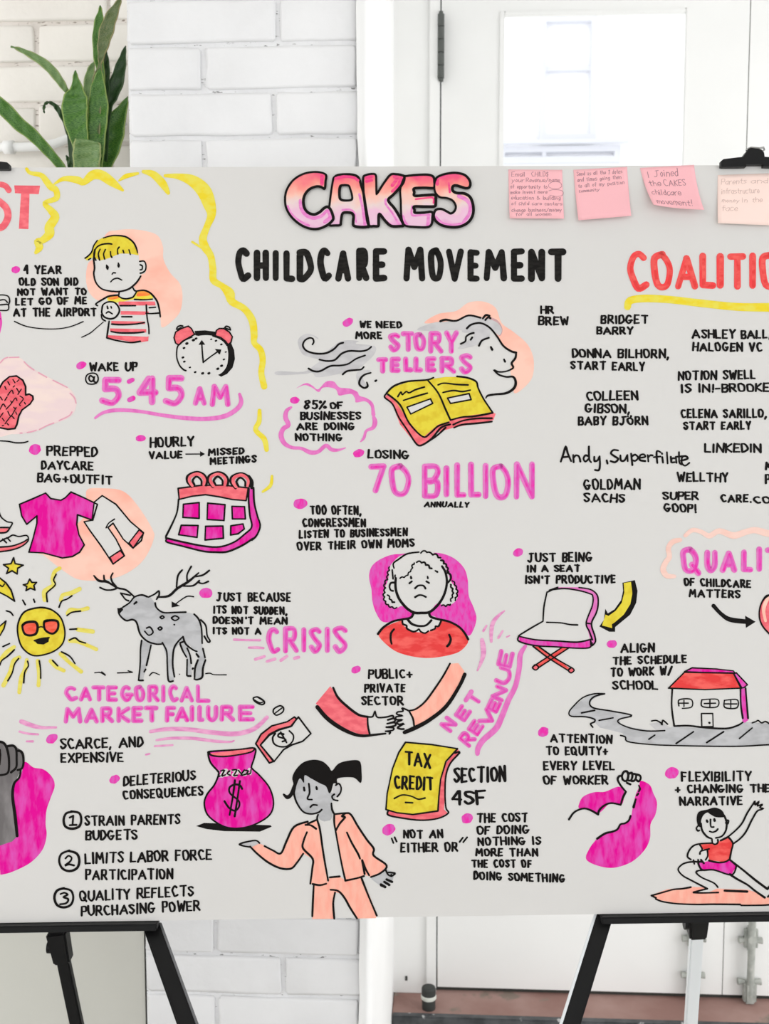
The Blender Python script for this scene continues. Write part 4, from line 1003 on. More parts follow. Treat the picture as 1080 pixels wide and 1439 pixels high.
K('755,670 770,690|800,632 815,695|818,712 800,770 795,832 760,850 740,845|765,712 745,770 742,835|730,770 728,775', 2.4)
K('500,412 515,402 528,412 512,422 500,412|580,415 605,402 632,418 605,435 580,420|485,490 500,480 513,490 498,502 485,492|392,510 420,538 450,518 430,482 405,488|598,463 600,464', 2.0)
K('735,268 690,265 640,295 610,318', 1.6)
K('40,802 80,800 115,820|90,795 115,815|200,803 290,800 305,798|275,788 305,798|425,822 450,800 495,816|635,812 637,812|820,808 850,805 880,815 965,816', 1.5)
S('antler'); K('35,120,2 70,155,3.4 130,165,3 200,205,3 260,220,3 315,265,2.4|105,118 110,150 140,165|168,102 155,130 165,165 190,195|78,203 120,220 170,218 200,205', 2.3)
S('antler'); K('480,270,2 560,262,3.4 620,210,4 700,160,4 770,100,2|655,80 625,120 615,200|718,55 690,110 690,155|740,128 800,115 845,83|660,192 730,190 775,155|770,168 800,175 838,160', 2.3)

P('mother_drawing'); O(505, 765, 6)
F('370,78 260,90 150,140 95,200 80,280 100,380 108,480 140,580 200,655 330,640 600,600 700,660 820,700 915,770 960,720 985,620 960,530 920,430 912,300 880,200 800,120 700,78 600,68 480,64', 'mg', True)
F('300,130 360,90 470,66 600,62 690,120 740,230 770,310 825,400 815,470 740,520 650,500 580,580 440,580 360,520 300,538 215,480 200,400 240,300 250,200', 'paper', True, 1)
F('155,755 250,680 360,640 450,620 590,610 680,640 800,680 880,740 915,800 900,850 830,910 700,945 560,958 400,935 270,880', 'red', True, 1)
F('450,580 450,620 360,640 370,685 420,720 480,740 560,745 640,710 685,645 610,615 590,575', 'paper', ly=3)
K('305,285 302,340 310,400 340,470 400,540 460,575 520,578 590,570 660,510 710,430 735,330 725,240 695,185', 3.2)
K('155,755 200,700 280,650 360,632 430,618 455,580|585,575 600,610 660,630 750,650 830,690 880,740 915,800', 3)
K('405,632 440,670 500,688 560,682 605,640', 3); K('360,640 365,670 395,685 400,710 450,735 480,728 500,715 515,735 550,748 580,730|600,725 635,710 640,690 665,690 685,650', 2.3)
K('290,715 265,750 262,800 270,838', 2.6); K('755,762 768,800 755,840 738,858', 3)
K('468,370 490,350 515,345 540,350 555,372|468,445 500,428 530,430 558,443', 2.5); K('432,270,2.4 435,285,3.6|573,270,2.2 575,285,3|420,328 440,312|563,312 585,325', 2.4)
K('298,322 265,325 252,355 262,385 282,392|740,240 765,255 768,290 745,322', 2.5)
S('hair', 'white curly hair'); SQ('340,282 390,270 420,235 440,210 445,180 462,158', 1.0, 6, 2.1); SQ('482,145 545,158 605,208', 1.5, 7, 2.6); K('638,222 655,232,3|290,200 285,160 330,125 400,80 500,65|275,215 282,290|300,260 298,275', 2.1)
SQ('515,66 560,60 600,78 640,88 680,118', 1.6, 9, 2.4); SQ('690,130 715,160 735,190 745,235', 1.4, 6, 2.8); SQ('312,538 250,520 215,480 205,430 212,385 212,330 232,290 240,240 255,190', 1.5, 6.5, 2.1)
SQ('240,425 262,470 292,492|765,478 785,430 785,385 765,340', 1.2, 6, 2.4); SQ('690,512 730,518 765,505', 1.3, 6, 2.2); SQ('785,305 808,350 822,400 815,440 800,470', 1.4, 6.5, 2.1)

P('folding_chair_drawing'); O(700, 810, 5.4)
F('370,115 420,85 610,85 700,130 715,150 665,350 710,480 600,500 350,490 160,450 335,340', 'paper', ly=1)
F('155,455 250,475 500,495 640,490 700,480 735,495 700,540 560,545 400,530 250,520 160,495', 'mg', ly=1)
F('430,82 620,82 720,110 758,165 750,250 700,350 735,495 705,520 662,350 715,220 712,145 640,118 500,95 400,100', 'mgl', ly=2)
K('385,105 450,82|368,118 345,230 338,340|338,340 250,390 160,445|155,450 155,492 280,525 450,535 600,545 690,540 710,505|160,455 280,480 450,490 600,498 710,475|410,100 500,92 600,105 690,130 715,150 712,220 665,350 690,420 712,480|610,84 700,100 750,145 755,220 740,280 705,360 730,450 735,495 712,525|370,120 410,100|365,348 470,352 540,365 600,368|670,355 705,360|700,490 700,520', 2.0)
S('chair_leg', 'red crossed leg'); F('260,530 310,535 560,710 530,715', 'red', ly=2); F('480,540 530,545 290,700 270,680', 'red', ly=2)
K('262,530 380,620 530,715|310,535 430,620 560,695|480,540 290,665|530,545 300,695', 1.9); FK('258,692 280,670 305,690 282,710', 'coral', 2.2, True, ly=4); FK('530,712 552,692 574,712 550,732', 'coral', 2.2, True, ly=4)
P('curved_arrow_drawing')
F('940,48 1035,28 1055,110 1045,200 1000,290 885,385 885,420 840,420 765,380 800,330 810,245 830,280 880,250 930,180 945,110', 'ink')
F('950,50 1005,42 1015,130 1000,210 950,290 880,350 860,362 862,392 785,372 812,290 835,300 890,260 935,200 955,120', 'yelf', ly=3)

P('curved_arrow_drawing'); O(810, 750)
K('768,405,6 810,450,6 860,482,6.5 950,494,6', z=.00035); F('945,460 1005,495 950,530', 'ink')
P('heart_drawing'); FK('1080,345 1045,375 1026,430 1030,490 1060,540 1110,570 1200,500 1180,380', 'coral', 2.4, True); K('1075,360,4 1055,400,5 1050,440,5 1060,490,4', c='peach', z=.0003)

P('arrow'); O(0, 0, 1); K('261,638.2 286,638', 1.6); F('281,634 288,638 281,642', 'ink', ly=4)

P('book_drawing'); O(530, 420, 4.6957)
F('45,650 70,628 330,690 480,780 760,748 780,758 765,800 500,850 400,880 330,950 290,975 255,960 150,830 100,700', 'coral')
F('60,620 110,580 200,550 330,535 380,525 450,515 560,515 650,545 700,650 760,750 600,770 480,805 400,830 300,915 200,800 130,690', 'yelf', ly=2)
K('60,622 110,575 200,545 325,535 370,520|525,512 590,520 650,545 665,590 700,660 760,750|330,535 400,620 450,730 482,800|70,630 150,700 210,820 300,910 350,885 400,840 470,815|482,800 560,780 640,775 760,752|60,625 48,650 100,695 140,780 200,870 260,960 300,962 360,920 420,850 480,828|330,945 390,905 450,850|500,830 560,805 650,790 755,788|505,850 560,830 650,822 755,810', 2.3)
K('135,645 155,615 165,632 190,612 210,620 250,600 310,582|172,670 250,645 330,622|400,568 440,556 520,565 598,568|432,618 500,605 560,612 612,602', 2.1)
S('text_box'); FK('195,715 350,660 365,690 220,760', 'paper', 2.1, ly=4); S('text_box'); FK('462,655 605,625 618,665 482,690', 'paper', 2.1, ly=4)
P('face_profile_drawing')
F('310,160 400,100 520,80 600,25 700,18 780,60 820,160 900,220 990,300 1030,400 1020,520 950,600 900,620 905,540 880,500 880,440 915,370 830,320 760,200 680,150 600,200 580,140 450,150', 'peach', True)
F('270,195 380,155 500,150 600,115 680,120 780,150 820,200 800,240 740,190 740,250 660,300 600,320 530,325 640,240 560,220 540,205 300,210', 'greyl', True, 2)
F('720,120 790,140 825,200 805,245 760,190', 'mauve', True, 2)
K('415,148,3 450,138,3 520,145 600,110 680,125|695,130 715,108 740,112|712,140 730,122 745,128|590,195 620,170 680,160 740,190 790,250 830,310 880,345 915,355', 2.6)
K('915,355,2.6 910,390,3.4 885,425,3.4 895,455,3 850,478,2.4 800,482 770,470 800,500 850,515 895,515,3 912,550,3.6 900,590,3.6 850,622,3.2 780,630 730,638 715,655,1.6', 2.4)
K('550,297 580,280 585,250 610,232 635,225|615,270 625,255|670,310 690,275 735,257,3|748,318,3 757,335,4|835,400 842,415', 2.4)

P('wind_drawing'); O(390, 420, 6.353)
F('180,400 200,340 270,310 350,340 360,360 300,330 240,380 260,460 400,490 560,380 720,375 700,400 860,420 870,480 800,560 700,630 500,680 350,700 310,660 240,670 0,680 0,645 230,650 330,590 370,545 230,500', 'greyl', True)
F('700,680 740,640 830,640 760,700 800,790 730,780', 'greyl', True)
K('310,408 322,385 312,355 280,350 240,375 225,420 260,465 340,488 430,485 500,450 545,405 585,392|372,542 440,555 510,545 570,490 640,465 740,468 800,455 835,428|275,622 320,645 380,645 470,600 560,595 630,580 700,535 780,505|580,675 620,645 700,635 745,630 768,608', 2.3, tp=.3)
K('830,660,2 770,680,2.4 735,720,3 730,765,3.2 770,795,3.2 802,780,3.4 795,745,2|872,733,3 880,728,3')
P('cloud_border'); F('165,800 250,752 310,775 360,808 430,740 500,738 550,790 640,800 710,830 730,865 790,885 850,930 868,1010 870,1040 838,1040 830,960 780,915 700,925 690,890 660,850 600,855 545,862 520,810 460,790 400,795 365,832 310,795 240,770', 'mgl', True)
K('120,968,3 80,1000,5 70,1060,6 95,1125,6 50,1160,6 30,1220,7 60,1290,6.5 130,1328,5 210,1335,5 290,1370,7 360,1365,6 430,1310,6 480,1345,6 540,1350,4 605,1330,1.5|855,1050,4 868,1100,7 850,1150,6 790,1180,4 770,1240,4 740,1275,1.5', c='mgl')

P('handshake_drawing'); O(435, 920, 4.6957)
F('40,322 135,208 160,240 240,330 330,395 385,410 395,525 330,525 230,490 130,420', 'coral')
F('925,60 980,55 1020,110 1015,150 900,350 780,430 690,468 665,372 760,310 860,180', 'peach2')
K('155,218 185,280 240,335 320,395 385,410', 3); K('50,345,6 110,415,6.5 190,475,6.5 280,520,5 350,535,4 430,528,3 500,520,2.5', z=.0005)
K('382,412 384,470 396,525|385,410 415,408 430,375 445,412 500,412 545,402 550,418 515,430|515,430 555,420 560,440 510,455|510,455 560,448 562,468 505,478|505,478 550,482 548,498 500,505|500,505 530,510 525,522', 2.3)
K('925,58 880,140 820,230 760,310 700,358 650,370|655,372 680,420 688,468|650,368 610,352 615,372 580,378 575,392 610,402 570,410 572,428 608,430 575,445 590,460 620,455 580,480 600,490 620,490', 2.3)
K('1022,130,5 985,210,5 900,340,6 790,430,6 700,480,6 625,512,5', z=.0005)

P('bank_note_drawing'); O(265, 970, 6)
FK('565,450 610,370 700,300 830,265 890,225 910,240 870,300 760,330 680,370 605,460 715,600 680,612', 'coral', 2.3, ly=1)
FK('605,462 680,380 760,335 860,305 925,225 1030,365 960,430 870,460 800,500 720,600', 'paper', 2.3, ly=2)
K('730,365 708,400 720,450 770,475 830,470 875,430 882,380 848,342', 2.2); K('800,370 765,365 755,390 800,405 818,420 790,432', 2.4); K('775,352 825,440', 2.4, sm=False)
P('coin_drawing'); FK('545,65 580,55 630,85 638,110 610,120 560,95', 'paper', 2.1, True, ly=1); K('550,80 600,105 632,95|580,58 625,85', 1.8)
P('coin_drawing'); FK('712,185 720,155 770,130 800,150 790,185 740,210', 'paper', 2.1, True, ly=1); K('725,195 785,150', 1.8)
P('money_bag_drawing')
F('62,1145 130,1118 690,1138 700,1150 600,1192 300,1188 150,1170', 'ink')
FK('165,530 190,515 420,500 555,488 555,560 530,640 540,665 600,720 680,820 715,940 690,1040 600,1110 480,1155 360,1162 260,1130 160,1050 132,950 160,870 215,800 250,720 248,685 185,610', 'mgd', 2.5, True, ly=3)
F('180,530 420,505 555,492 520,520 430,540 300,552 220,560', 'coral', ly=5); K('172,528 200,550 300,558 440,540 530,518 558,490', 2.2)
K('255,680 245,700 255,722 290,722 295,680 270,720|295,675 320,672 300,715 340,712 350,680 335,712|370,675 400,680 370,712 400,720 420,672|430,680 445,710 475,680 460,712 490,705 500,675|510,662 525,680 520,705', 3, 'paper', z=.00044)
K('255,680 250,722 265,722|270,680 300,675 280,720 310,712|345,680 325,700 350,715|370,672 405,672 380,718 410,715|420,675 450,712|470,672 440,715 480,708|480,675 500,680 490,705 520,700 525,670', 2.0)
S('dollar_sign'); K('450,830 430,800 385,795 345,820 350,870 420,930 425,980 390,1015 340,990 302,935', 2.6); K('390,758 375,880 345,1050|432,765 410,920 388,1062', 2.6)

P('woman_drawing'); O(330, 1050, 4.6957)
F('405,250 430,205 460,185 500,200 560,235 600,255 625,300 640,300 660,340 640,360 635,380 645,430 630,480 590,490 555,470 550,430 500,442 440,410 400,350 390,290', 'grey', True)
F('655,250 680,240 702,265 695,310 665,335 640,320', 'greyl', ly=1)
F('30,640 50,628 135,615 165,635 115,662 60,650', 'greyl'); F('990,800 1055,830 1035,890 970,925 900,870 900,855', 'grey')
F('545,475 560,480 590,490 640,480 655,500 690,700 720,870 615,880 590,720 560,560', 'paper', ly=1)
K('395,270 390,310 410,370 450,425 500,440 550,430 572,412|548,445 542,475 560,540 580,680 600,800 615,880|636,370 640,410 655,440|655,440 655,500 665,560 690,700 710,800 728,878|625,858 690,852', 2.4)
K('487,240 492,300 478,340 508,345|455,265,2.6 458,285,3.6|537,262,3 540,275,3.6|497,395 515,380 542,382|665,250 685,240 700,265 695,300 675,325|655,310 640,325 650,345 678,352', 2.2)
K('30,640 60,628 135,615 162,632|30,642 60,652 100,658|992,805 1010,840 1035,852 1030,840|1012,825 1055,832 1035,850|1000,870 1035,890|985,885 1015,910|962,912 985,922', 2.2)
K('1000,872 1036,888', 3.4); K('985,888 1018,908', 3.4); K('962,905 990,922', 3.2)
S('jacket', 'peach jacket')
F('540,480 480,495 390,525 300,705 200,650 160,635 110,660 180,730 280,790 370,800 450,700 515,740 505,820 500,900 610,905 598,800 580,700 545,500', 'peach2', ly=2)
F('655,440 720,435 765,445 870,610 915,665 915,715 1000,780 960,830 895,855 850,840 845,850 730,880 700,750 670,560 655,500', 'peach2', ly=2)
K('100,655 150,705 220,760 300,798 370,800 410,760 450,702|195,652 250,680 302,700 340,620 390,525 480,490|475,560 452,620 450,668 512,735 510,800 497,900|465,512 500,515 535,538|480,505 540,478|512,902 560,910 602,900', 2.5)
K('738,562 770,630 810,700 825,735|840,745 860,800 885,845|838,745 855,835|655,442 730,435 765,445 810,520 870,610 915,668 915,715 1000,780 960,830 897,856|730,435 705,455 725,462 690,505 665,550|728,880 800,865 850,850', 2.5)
S('trousers', 'peach trousers'); F('515,908 608,905 622,862 690,852 730,880 838,860 900,1010 935,1110 930,1128 805,1130 740,1020 690,965 660,955 650,1040 655,1132 510,1134', 'peach2', ly=1)
K('520,905 515,1000 510,1115|630,940 680,948 720,990 760,1060 805,1130|660,958 648,1030 655,1130|835,865 880,980 935,1110', 2.5)
S('hair', 'black ponytail hair'); F('385,240 378,200 400,150 450,100 520,82 580,95 620,130 640,155 680,110 740,90 820,90 835,160 830,235 780,200 680,205 675,240 650,240 635,290 620,302 600,258 560,238 500,205 460,185 455,235 430,205 410,240 395,290 370,332 340,342 316,315 322,305 345,316 362,300 378,260', 'ink', True, 4)

P('tax_credit_drawing'); O(540, 930)
F('412,490 425,510 360,580 340,700 335,830 355,850 280,890 150,888 20,860 18,835 300,840 320,600', 'coral')
FK('118,452 265,465 410,488 345,560 315,660 305,760 300,838 160,858 70,848 8,830 15,740 45,600 80,510', 'yelf', 2.3, ly=1)
K('395,512 422,510 370,570 345,640 340,740 345,820 358,850 300,880 200,890 80,875 20,860 20,838', 2.2)
K('55,768 100,748 150,755 190,772 228,765|118,790 158,792', 2)
S('lettering'); O(0, 0, 1); T(568, 605.5, 1075, 1080.5, 21, 'TAX', 3.0); T(553, 609.5, 1108.5, 1111.5, 20, 'CREDIT', 3.0)

P('house_drawing'); O(795, 930, 3.7895)
F('15,275 40,235 130,172 205,168 140,200 125,225 150,250 250,265 345,285 285,310 290,330 350,350 480,370 570,345 700,352 850,355 950,320 1090,330 1200,340 1200,445 900,450 600,445 380,430 320,420 300,380 180,350 130,300 40,292', 'grey')
F('440,330 500,320 560,350 480,365', 'greyl')
F('560,145 920,145 940,320 860,355 700,350 575,340', 'paper', ly=2)
FK('545,140 630,55 890,60 935,140 740,148', 'red', 2.1, ly=3); FK('630,52 670,32 800,38 890,48 900,62 760,58', 'mgd', 1.9, ly=4); FK('890,62 905,58 965,122 945,138 928,138', 'mg', 1.9, ly=4); F('925,145 958,140 970,310 950,325 938,318', 'mg', ly=3)
K('565,145 562,240 575,340|575,342 650,340 740,350 850,355 910,340 940,322|928,145 930,230 940,300|955,140 962,230 968,300', 2.3)
K('205,170 150,170 90,190 40,235 15,270 30,290 100,292 150,305 150,320 130,330 142,348|205,170 150,185 125,215 145,245 240,262 350,285 285,305 280,325 340,352 430,368 525,366|290,392 315,400 330,425 450,440 600,446 900,450 1100,440 1200,440|455,315 480,312 505,325|505,325 510,335 515,312 540,332|990,325 1010,318 1022,312 1040,325 1060,318 1080,328', 1.9)
K('82,272 152,258|175,312 250,298|440,412 472,390|585,435 678,372|748,430 838,372|922,408 990,352', 2.0)
S('door'); FK('722,345 720,275 780,275 782,345', 'paper', 1.9, ly=4); K('761,324 763,325', 3)
S('window'); K('600,235 602,202 665,200 668,240 618,248|602,220 650,220|627,205 627,238', 1.7); S('window'); K('722,202 805,200 802,240 725,238 722,202|735,222 795,220|765,203 765,240', 1.7); S('window'); K('842,205 910,202 908,245 845,243 842,205|845,224 908,224|876,205 876,243', 1.7)

P('raised_fist_drawing'); O(790, 1075, 7.2)
F('170,440 165,400 210,320 320,275 430,270 560,220 620,260 600,400 480,390 360,490 230,445', 'mgd', True)
F('790,160 880,200 920,290 955,380 940,500 890,600 885,740 830,860 700,980 520,1040 360,1020 240,955 270,850 350,745 430,695 530,660 590,600 680,560 710,430 740,300 775,220', 'mgd', True)
K('65,550 110,485 170,450 230,440 290,460 360,500|360,500 370,460 420,410 490,385 588,402|588,402 610,330 640,270|640,270 590,210 558,150 570,115 600,108', 2.6)
K('770,205,2 782,240,3 770,270,2|765,290 750,308|740,345,2.4 718,425,3.6|688,515 670,560 630,590 585,600 555,650 500,675 430,692 350,745', 2.6)
K('610,150 600,110 620,70 650,65 665,100 655,150 630,162 605,145|665,90 700,80 705,120 690,155 660,155|705,90 740,95 740,135 720,160 695,160|745,95 780,105 790,135 770,165 745,150|650,180 685,195', 2.8)

P('yoga_drawing', 'figure in red top lunging on a peach mat'); O(905, 1115, 6.1714)
F('60,880 200,830 400,810 560,815 640,825 900,835 1000,870 1200,860 1300,900 1200,960 850,970 300,955 110,920', 'peach2')
FK('60,885 400,812', 'ink', 2) if False else K('60,885 150,860 250,832 330,825 402,812|60,885 100,905|98,915 160,938 280,955 450,962 600,960 830,962|838,970 930,970 1080,965 1200,940', 2.2)
F('300,660 330,610 430,595 500,600 560,590 740,570 900,700 1080,820 1200,800 1100,900 1040,905 890,790 740,700 500,665 450,680 620,780 640,820 560,855 430,855 540,825 330,720', 'paper', ly=1)
F('375,545 400,480 480,440 580,430 600,440 560,560 500,600 400,575', 'paper', ly=1)
K('402,572 372,545 390,490 430,450 490,435 590,430|480,445 500,480 490,500|480,525 490,500 560,480|545,490 548,540 530,575|440,590 370,598 320,620 292,660 330,710 400,750 545,825|455,672 450,690 500,730 600,775 635,812|500,665 470,668 455,675|425,855 545,825|425,858 500,862 640,858', 2.2)
K('425,578 432,610|465,575 470,605|490,575 515,605|440,592 500,592', 2.4)
K('740,575 850,660 960,750 1065,828|740,700 800,740 890,790 960,845 1042,902|1065,828 1090,800|1070,895 1100,870|695,842 890,850', 2.8)
K('725,375 800,310 850,250 890,170 945,85|770,435 830,390 880,330 930,230 975,155 1010,140|945,90 955,70 960,95 990,72 980,105 1022,95 1000,120 1028,130 1000,142', 2.2)
F('500,180 520,160 600,150 690,200 710,290 680,360 600,390 540,370 500,290', 'paper', True, 1); F('585,385 585,430 610,440 640,420 640,385', 'paper', ly=3)
K('465,280 450,300 460,322 475,320|705,232 728,235 722,262 705,255|585,395 590,430 615,440 635,425 635,400', 2.2)
K('490,260 500,320 540,372 580,390|618,385 670,370 705,320 712,250 690,190', 2.4); K('540,232,3 545,245,3.6|605,222,3 608,235,3.6|572,225 575,285 600,290|565,328 590,335 620,325 635,308', 2.2)
S('red_top', 'red top'); F('480,445 580,430 610,442 660,405 725,375 765,435 750,500 735,570 690,595 560,575 545,490 500,480', 'red', ly=2); K('725,375 765,430 752,500 738,572|660,408 722,378|560,582 640,598 700,592 735,572', 2.4)
S('shorts', 'magenta shorts'); F('470,605 560,585 640,600 740,575 798,625 755,705 640,668 500,662', 'mgd', ly=2); K('465,605 500,662 600,662 755,705 798,625|740,575 798,625', 2.3)
S('hair', 'black hair'); F('465,280 452,220 470,160 540,140 610,122 670,145 695,190 690,205 620,205 570,180 545,165 510,190 490,240 495,290', 'ink', True, 5)

P('arm_drawing', 'dark grey raised arm with clenched fist on magenta'); O(0, 1030, 7.02)
F('245,285 330,340 430,360 510,430 540,520 500,640 460,760 450,900 460,1010 420,1150 300,1280 120,1370 0,1400 -100,1400 -100,1000 60,1000 130,900 140,700 140,520 210,400', 'mgd', True)
F('-100,90 0,90 60,120 150,130 225,180 232,300 205,370 140,500 130,620 180,1010 120,1070 0,1110 -100,1110', 'dgrey', ly=2)
K('-60,88 20,90 60,130 85,220 90,330 75,395 10,415 -60,410|75,130 130,125 160,160 165,260 160,340 110,388|165,175 205,180 228,220 232,300 215,350 175,365', 3.0)
K('205,370,3 190,440,3.2 140,500,3.6 125,620,3.8 150,820,4.2 170,1015,4'); K('-2,165 2,240 -4,310', 2.6)
F('-40,1355 0,1355 2,1400 -40,1400', 'pale')
flush()
# ================================================================ sticky notes
def note(corners, label, mat, curl, lines, pen, w, bow=0.0):
    """corners in photograph pixels: top-left, top-right, bottom-right, bottom-left; stuck along the top, lifting below"""
    global mapper
    tl, tr, br, bl = corners
    def lift(u, v): return .0004 + curl * (v ** 2.2) * (1 - bow * math.sin(math.pi * u)) 
    def pos(u, v, dz=0):
        x = (tl[0] * (1 - u) + tr[0] * u) * (1 - v) + (bl[0] * (1 - u) + br[0] * u) * v
        y = (tl[1] * (1 - u) + tr[1] * u) * (1 - v) + (bl[1] * (1 - u) + br[1] * u) * v
        return B(x, y, lift(u, v) + dz)
    n = 12; vs_, fs = [], []
    base = B(*tl)
    root = empty('sticky_note', base, label, 'sticky note')
    for j in range(n + 1):
        for i in range(n + 1): vs_.append(pos(i / n, j / n))
    for j in range(n):
        for i in range(n):
            a = j * (n + 1) + i; fs.append((a, a + n + 1, a + n + 2, a + 1))
    o = mk('paper_sheet', vs_, fs, M[mat], root, smooth=True)
    md_ = o.modifiers.new('t', 'SOLIDIFY'); md_.thickness = .00015; md_.offset = -1
    W_ = math.hypot(tr[0] - tl[0], tr[1] - tl[1]); H_ = math.hypot(bl[0] - tl[0], bl[1] - tl[1])
    mapper = lambda px, py, z: pos(px / W_, py / H_, .00012 + z * .1)
    P('handwriting', parent=root)
    for l in lines: T(*l[:6], w, pen, .5, 0.06, 2.0)
    if len(lines) > 6:
        O(0, 0, 1); K('57,20 62,17 72,18 74,24 66,27 57,25 56,21|56,30 64,28 75,30 75,36 66,38 57,36', .6, pen)
    flush(); mapper = None
note([(714, 238.3), (789.6, 238.8), (791, 309), (715, 308.5)], 'pink sticky note filled with eight lines of handwriting', 'note', .006,
     [(4, 24, 10.5, 10, 7, 'Email'), (32, 56, 10, 9.5, 7, 'CHILD$'), (4, 22, 18, 18, 6, 'your'), (24, 72, 18, 17, 6, 'Revenue/name'), (2, 54, 27, 27, 6, 'of opportunity to'), (2, 54, 35, 34, 5.5, 'make invest more'),
      (3, 72, 43, 43, 6, 'education & building'), (3, 74, 51, 51, 5.5, 'of child care centers'), (3, 73, 61, 60, 6, 'change business/money'), (8, 58, 67, 66, 5.5, 'for all women')], 'pencil', .62)
note([(805.3, 238.8), (880.6, 234.6), (884.6, 305.6), (810.8, 311.8)], 'pink sticky note with four short lines in its upper half', 'note', .008,
     [(4, 68, 9, 9, 6, 'Send us all the 3 dates'), (4, 66, 17.5, 17, 6, 'and times going then'), (4, 70, 26, 25, 6, 'to all of my position'), (5, 34, 33, 33, 5, 'community')], 'pencil', .62)
note([(898.8, 236), (974.6, 231.8), (982.6, 300.5), (912.5, 293.5)], 'pink sticky note reading I joined, its lower edge curling off the board', 'note', .020,
     [(7, 12, 15, 15, 10, 'I'), (17, 51, 14, 13, 10, 'Joined'), (6, 24, 28, 27, 9, 'the'), (28, 60, 27, 26, 9, 'CAKES'), (6, 50, 41, 40, 9, 'childcare'), (8, 62, 55, 54, 9, 'movement!')], 'pencil', .8, bow=.25)
note([(1008, 246), (1084, 243.5), (1085, 318.5), (1006.3, 315.3)], 'pale peach sticky note under the clip, cut by the right frame edge', 'note_pale', .006,
     [(5, 40, 14, 13, 8, 'Parents'), (46, 70, 13, 13, 7, 'and'), (5, 58, 27, 26, 8, 'infrastructure'), (6, 30, 39, 39, 6, 'money'), (34, 62, 39, 38, 7, 'in the'), (5, 28, 51, 51, 8, 'face')], 'pencil2', .6)

# ================================================================ easels
def easel(cx, ledge_x0, ledge_x1, leg_pts, rear, label, leg_mat, rear_mat, clip_y):
    """cx: photograph column of the top clip; the board leans on this easel"""
    root_p = B(cx, yb(cx), -TH); root = empty('display_easel', (root_p.x, root_p.y, 0), label, 'easel', 'display easels holding the board')
    # ledge: flat bar the board stands on, with a low front lip
    bm = bmesh.new()
    def LB(px, dz, dn): q = B(px, yb(px)); return q + BN * dn + Vector((0, 0, 0)) + BU * dz
    for lo_z, hi_z, n0, n1 in ((-.0105, -.0008, -.012, .011),):
        vs_ = []
        for px in (ledge_x0, ledge_x1):
            for dz, dn in ((lo_z, n0), (lo_z, n1), (hi_z, n1), (hi_z, n0)): vs_.append(bm.verts.new(LB(px, dz, dn)))
        for f in ((0, 1, 2, 3), (7, 6, 5, 4), (0, 4, 5, 1), (1, 5, 6, 2), (2, 6, 7, 3), (3, 7, 4, 0)): bm.faces.new([vs_[i] for i in f])
        bmesh.ops.recalc_face_normals(bm, faces=bm.faces)
        bmesh.ops.bevel(bm, geom=list({e for v_ in vs_ for e in v_.link_edges}), offset=.0012, segments=2, affect='EDGES')
    from_bm('ledge', bm, M['black'], root)
    for (ax, ay), (bx, by), dd in leg_pts:      # end at the ledge, lower sighting, how far it comes forward
        p1 = B(ax, ay, -.016); p2d = ray(bx, by)
        # the leg keeps the lean of the board: find the point of its line at the second sighting
        p2 = CAM + p2d * ((p1.y - dd - CAM.y) / p2d.y)
        dr = (p2 - p1); p3 = p1 + dr * ((.0 - p1.z) / dr.z)
        bm = bmesh.new(); bm_bar(bm, p1 - dr.normalized() * .004, p3, BR, .023, .016, bev=.002)
        for s in (-.0045, .0045):   # two ribs along the profile
            a = p1 + BN * .0085 + BR * s; bm_bar(bm, a, p3 + BN * .0085 + BR * s, BR, .0028, .0022, bev=0)
        lg = from_bm('leg', bm, M['black'], root)
        sd = 1 if bx > ax else -1
        e = bmesh.new(); off = BR * (.0137 * sd)
        bm_bar(e, p1 + off, p3 + off, BR, .0034, .015, bev=.0008)
        from_bm('edge_profile', e, M['black_edge' if leg_mat == 'black' else 'silver'], lg)
        f = bmesh.new(); bm_bar(f, p3 + Vector((0, 0, .03)) , p3 + Vector((0, 0, .0)), BR, .03, .024, bev=.003); from_bm('rubber_foot', f, M['rubber'], lg)
    # mast behind the board up to the clip
    topz = B(cx, clip_y + 8, -.020); bot = B(cx, yb(cx) - 20, -.020)
    m_ = bmesh.new(); bm_bar(m_, topz, bot, BR, .03, .016); from_bm('mast', m_, M['black'], root)
    # cross arms behind the board joining ledge ends to the mast
    for sx_ in (ledge_x0 + 14, ledge_x1 - 14):
        a_ = bmesh.new(); bm_bar(a_, B(sx_, yb(sx_) - 2, -.018), B(cx, yb(cx) - 420, -.034), BR, .02, .01); from_bm('side_arm', a_, M['black'], root)
    # rear leg with its joint
    (ax, ay), (bx, by), Y1, Y2 = rear
    p1, p2 = U(ax, ay, Y1), U(bx, by, Y2); dr = p2 - p1; p3 = p1 + dr * (-p1.z / dr.z); p0 = p1 - dr * (.28 / dr.length)
    if p3.y > PY - .03 and cx < 500: 
        t = (PY - .03 - p1.y) / dr.y; 
    l_ = bmesh.new(); bm_bar(l_, p1, p3, RX, .021, .014); rl = from_bm('rear_leg', l_, M[rear_mat], root)
    if rear_mat == 'silver': rl['label'] = 'rear leg with painted silvery backlight reflection'
    j = bmesh.new(); u_ = dr.normalized()
    bm_bar(j, p1 - u_ * .035, p1 + u_ * .022, RX, .034, .026, .028, .003); bm_tube(j, [p1 - RX * .022 + u_ * -.004, p1 - RX * .016 + u_ * -.004], .010, 14)
    bm_bar(j, B(cx, yb(cx) - 300, -.03), p1 - u_ * .03, RX, .026, .016)
    from_bm('joint', j, M['black'], root)
    f = bmesh.new(); bm_bar(f, p3 + Vector((0, 0, .03)), p3, RX, .028, .022, bev=.003); from_bm('rubber_foot', f, M['rubber'], rl)
    return root
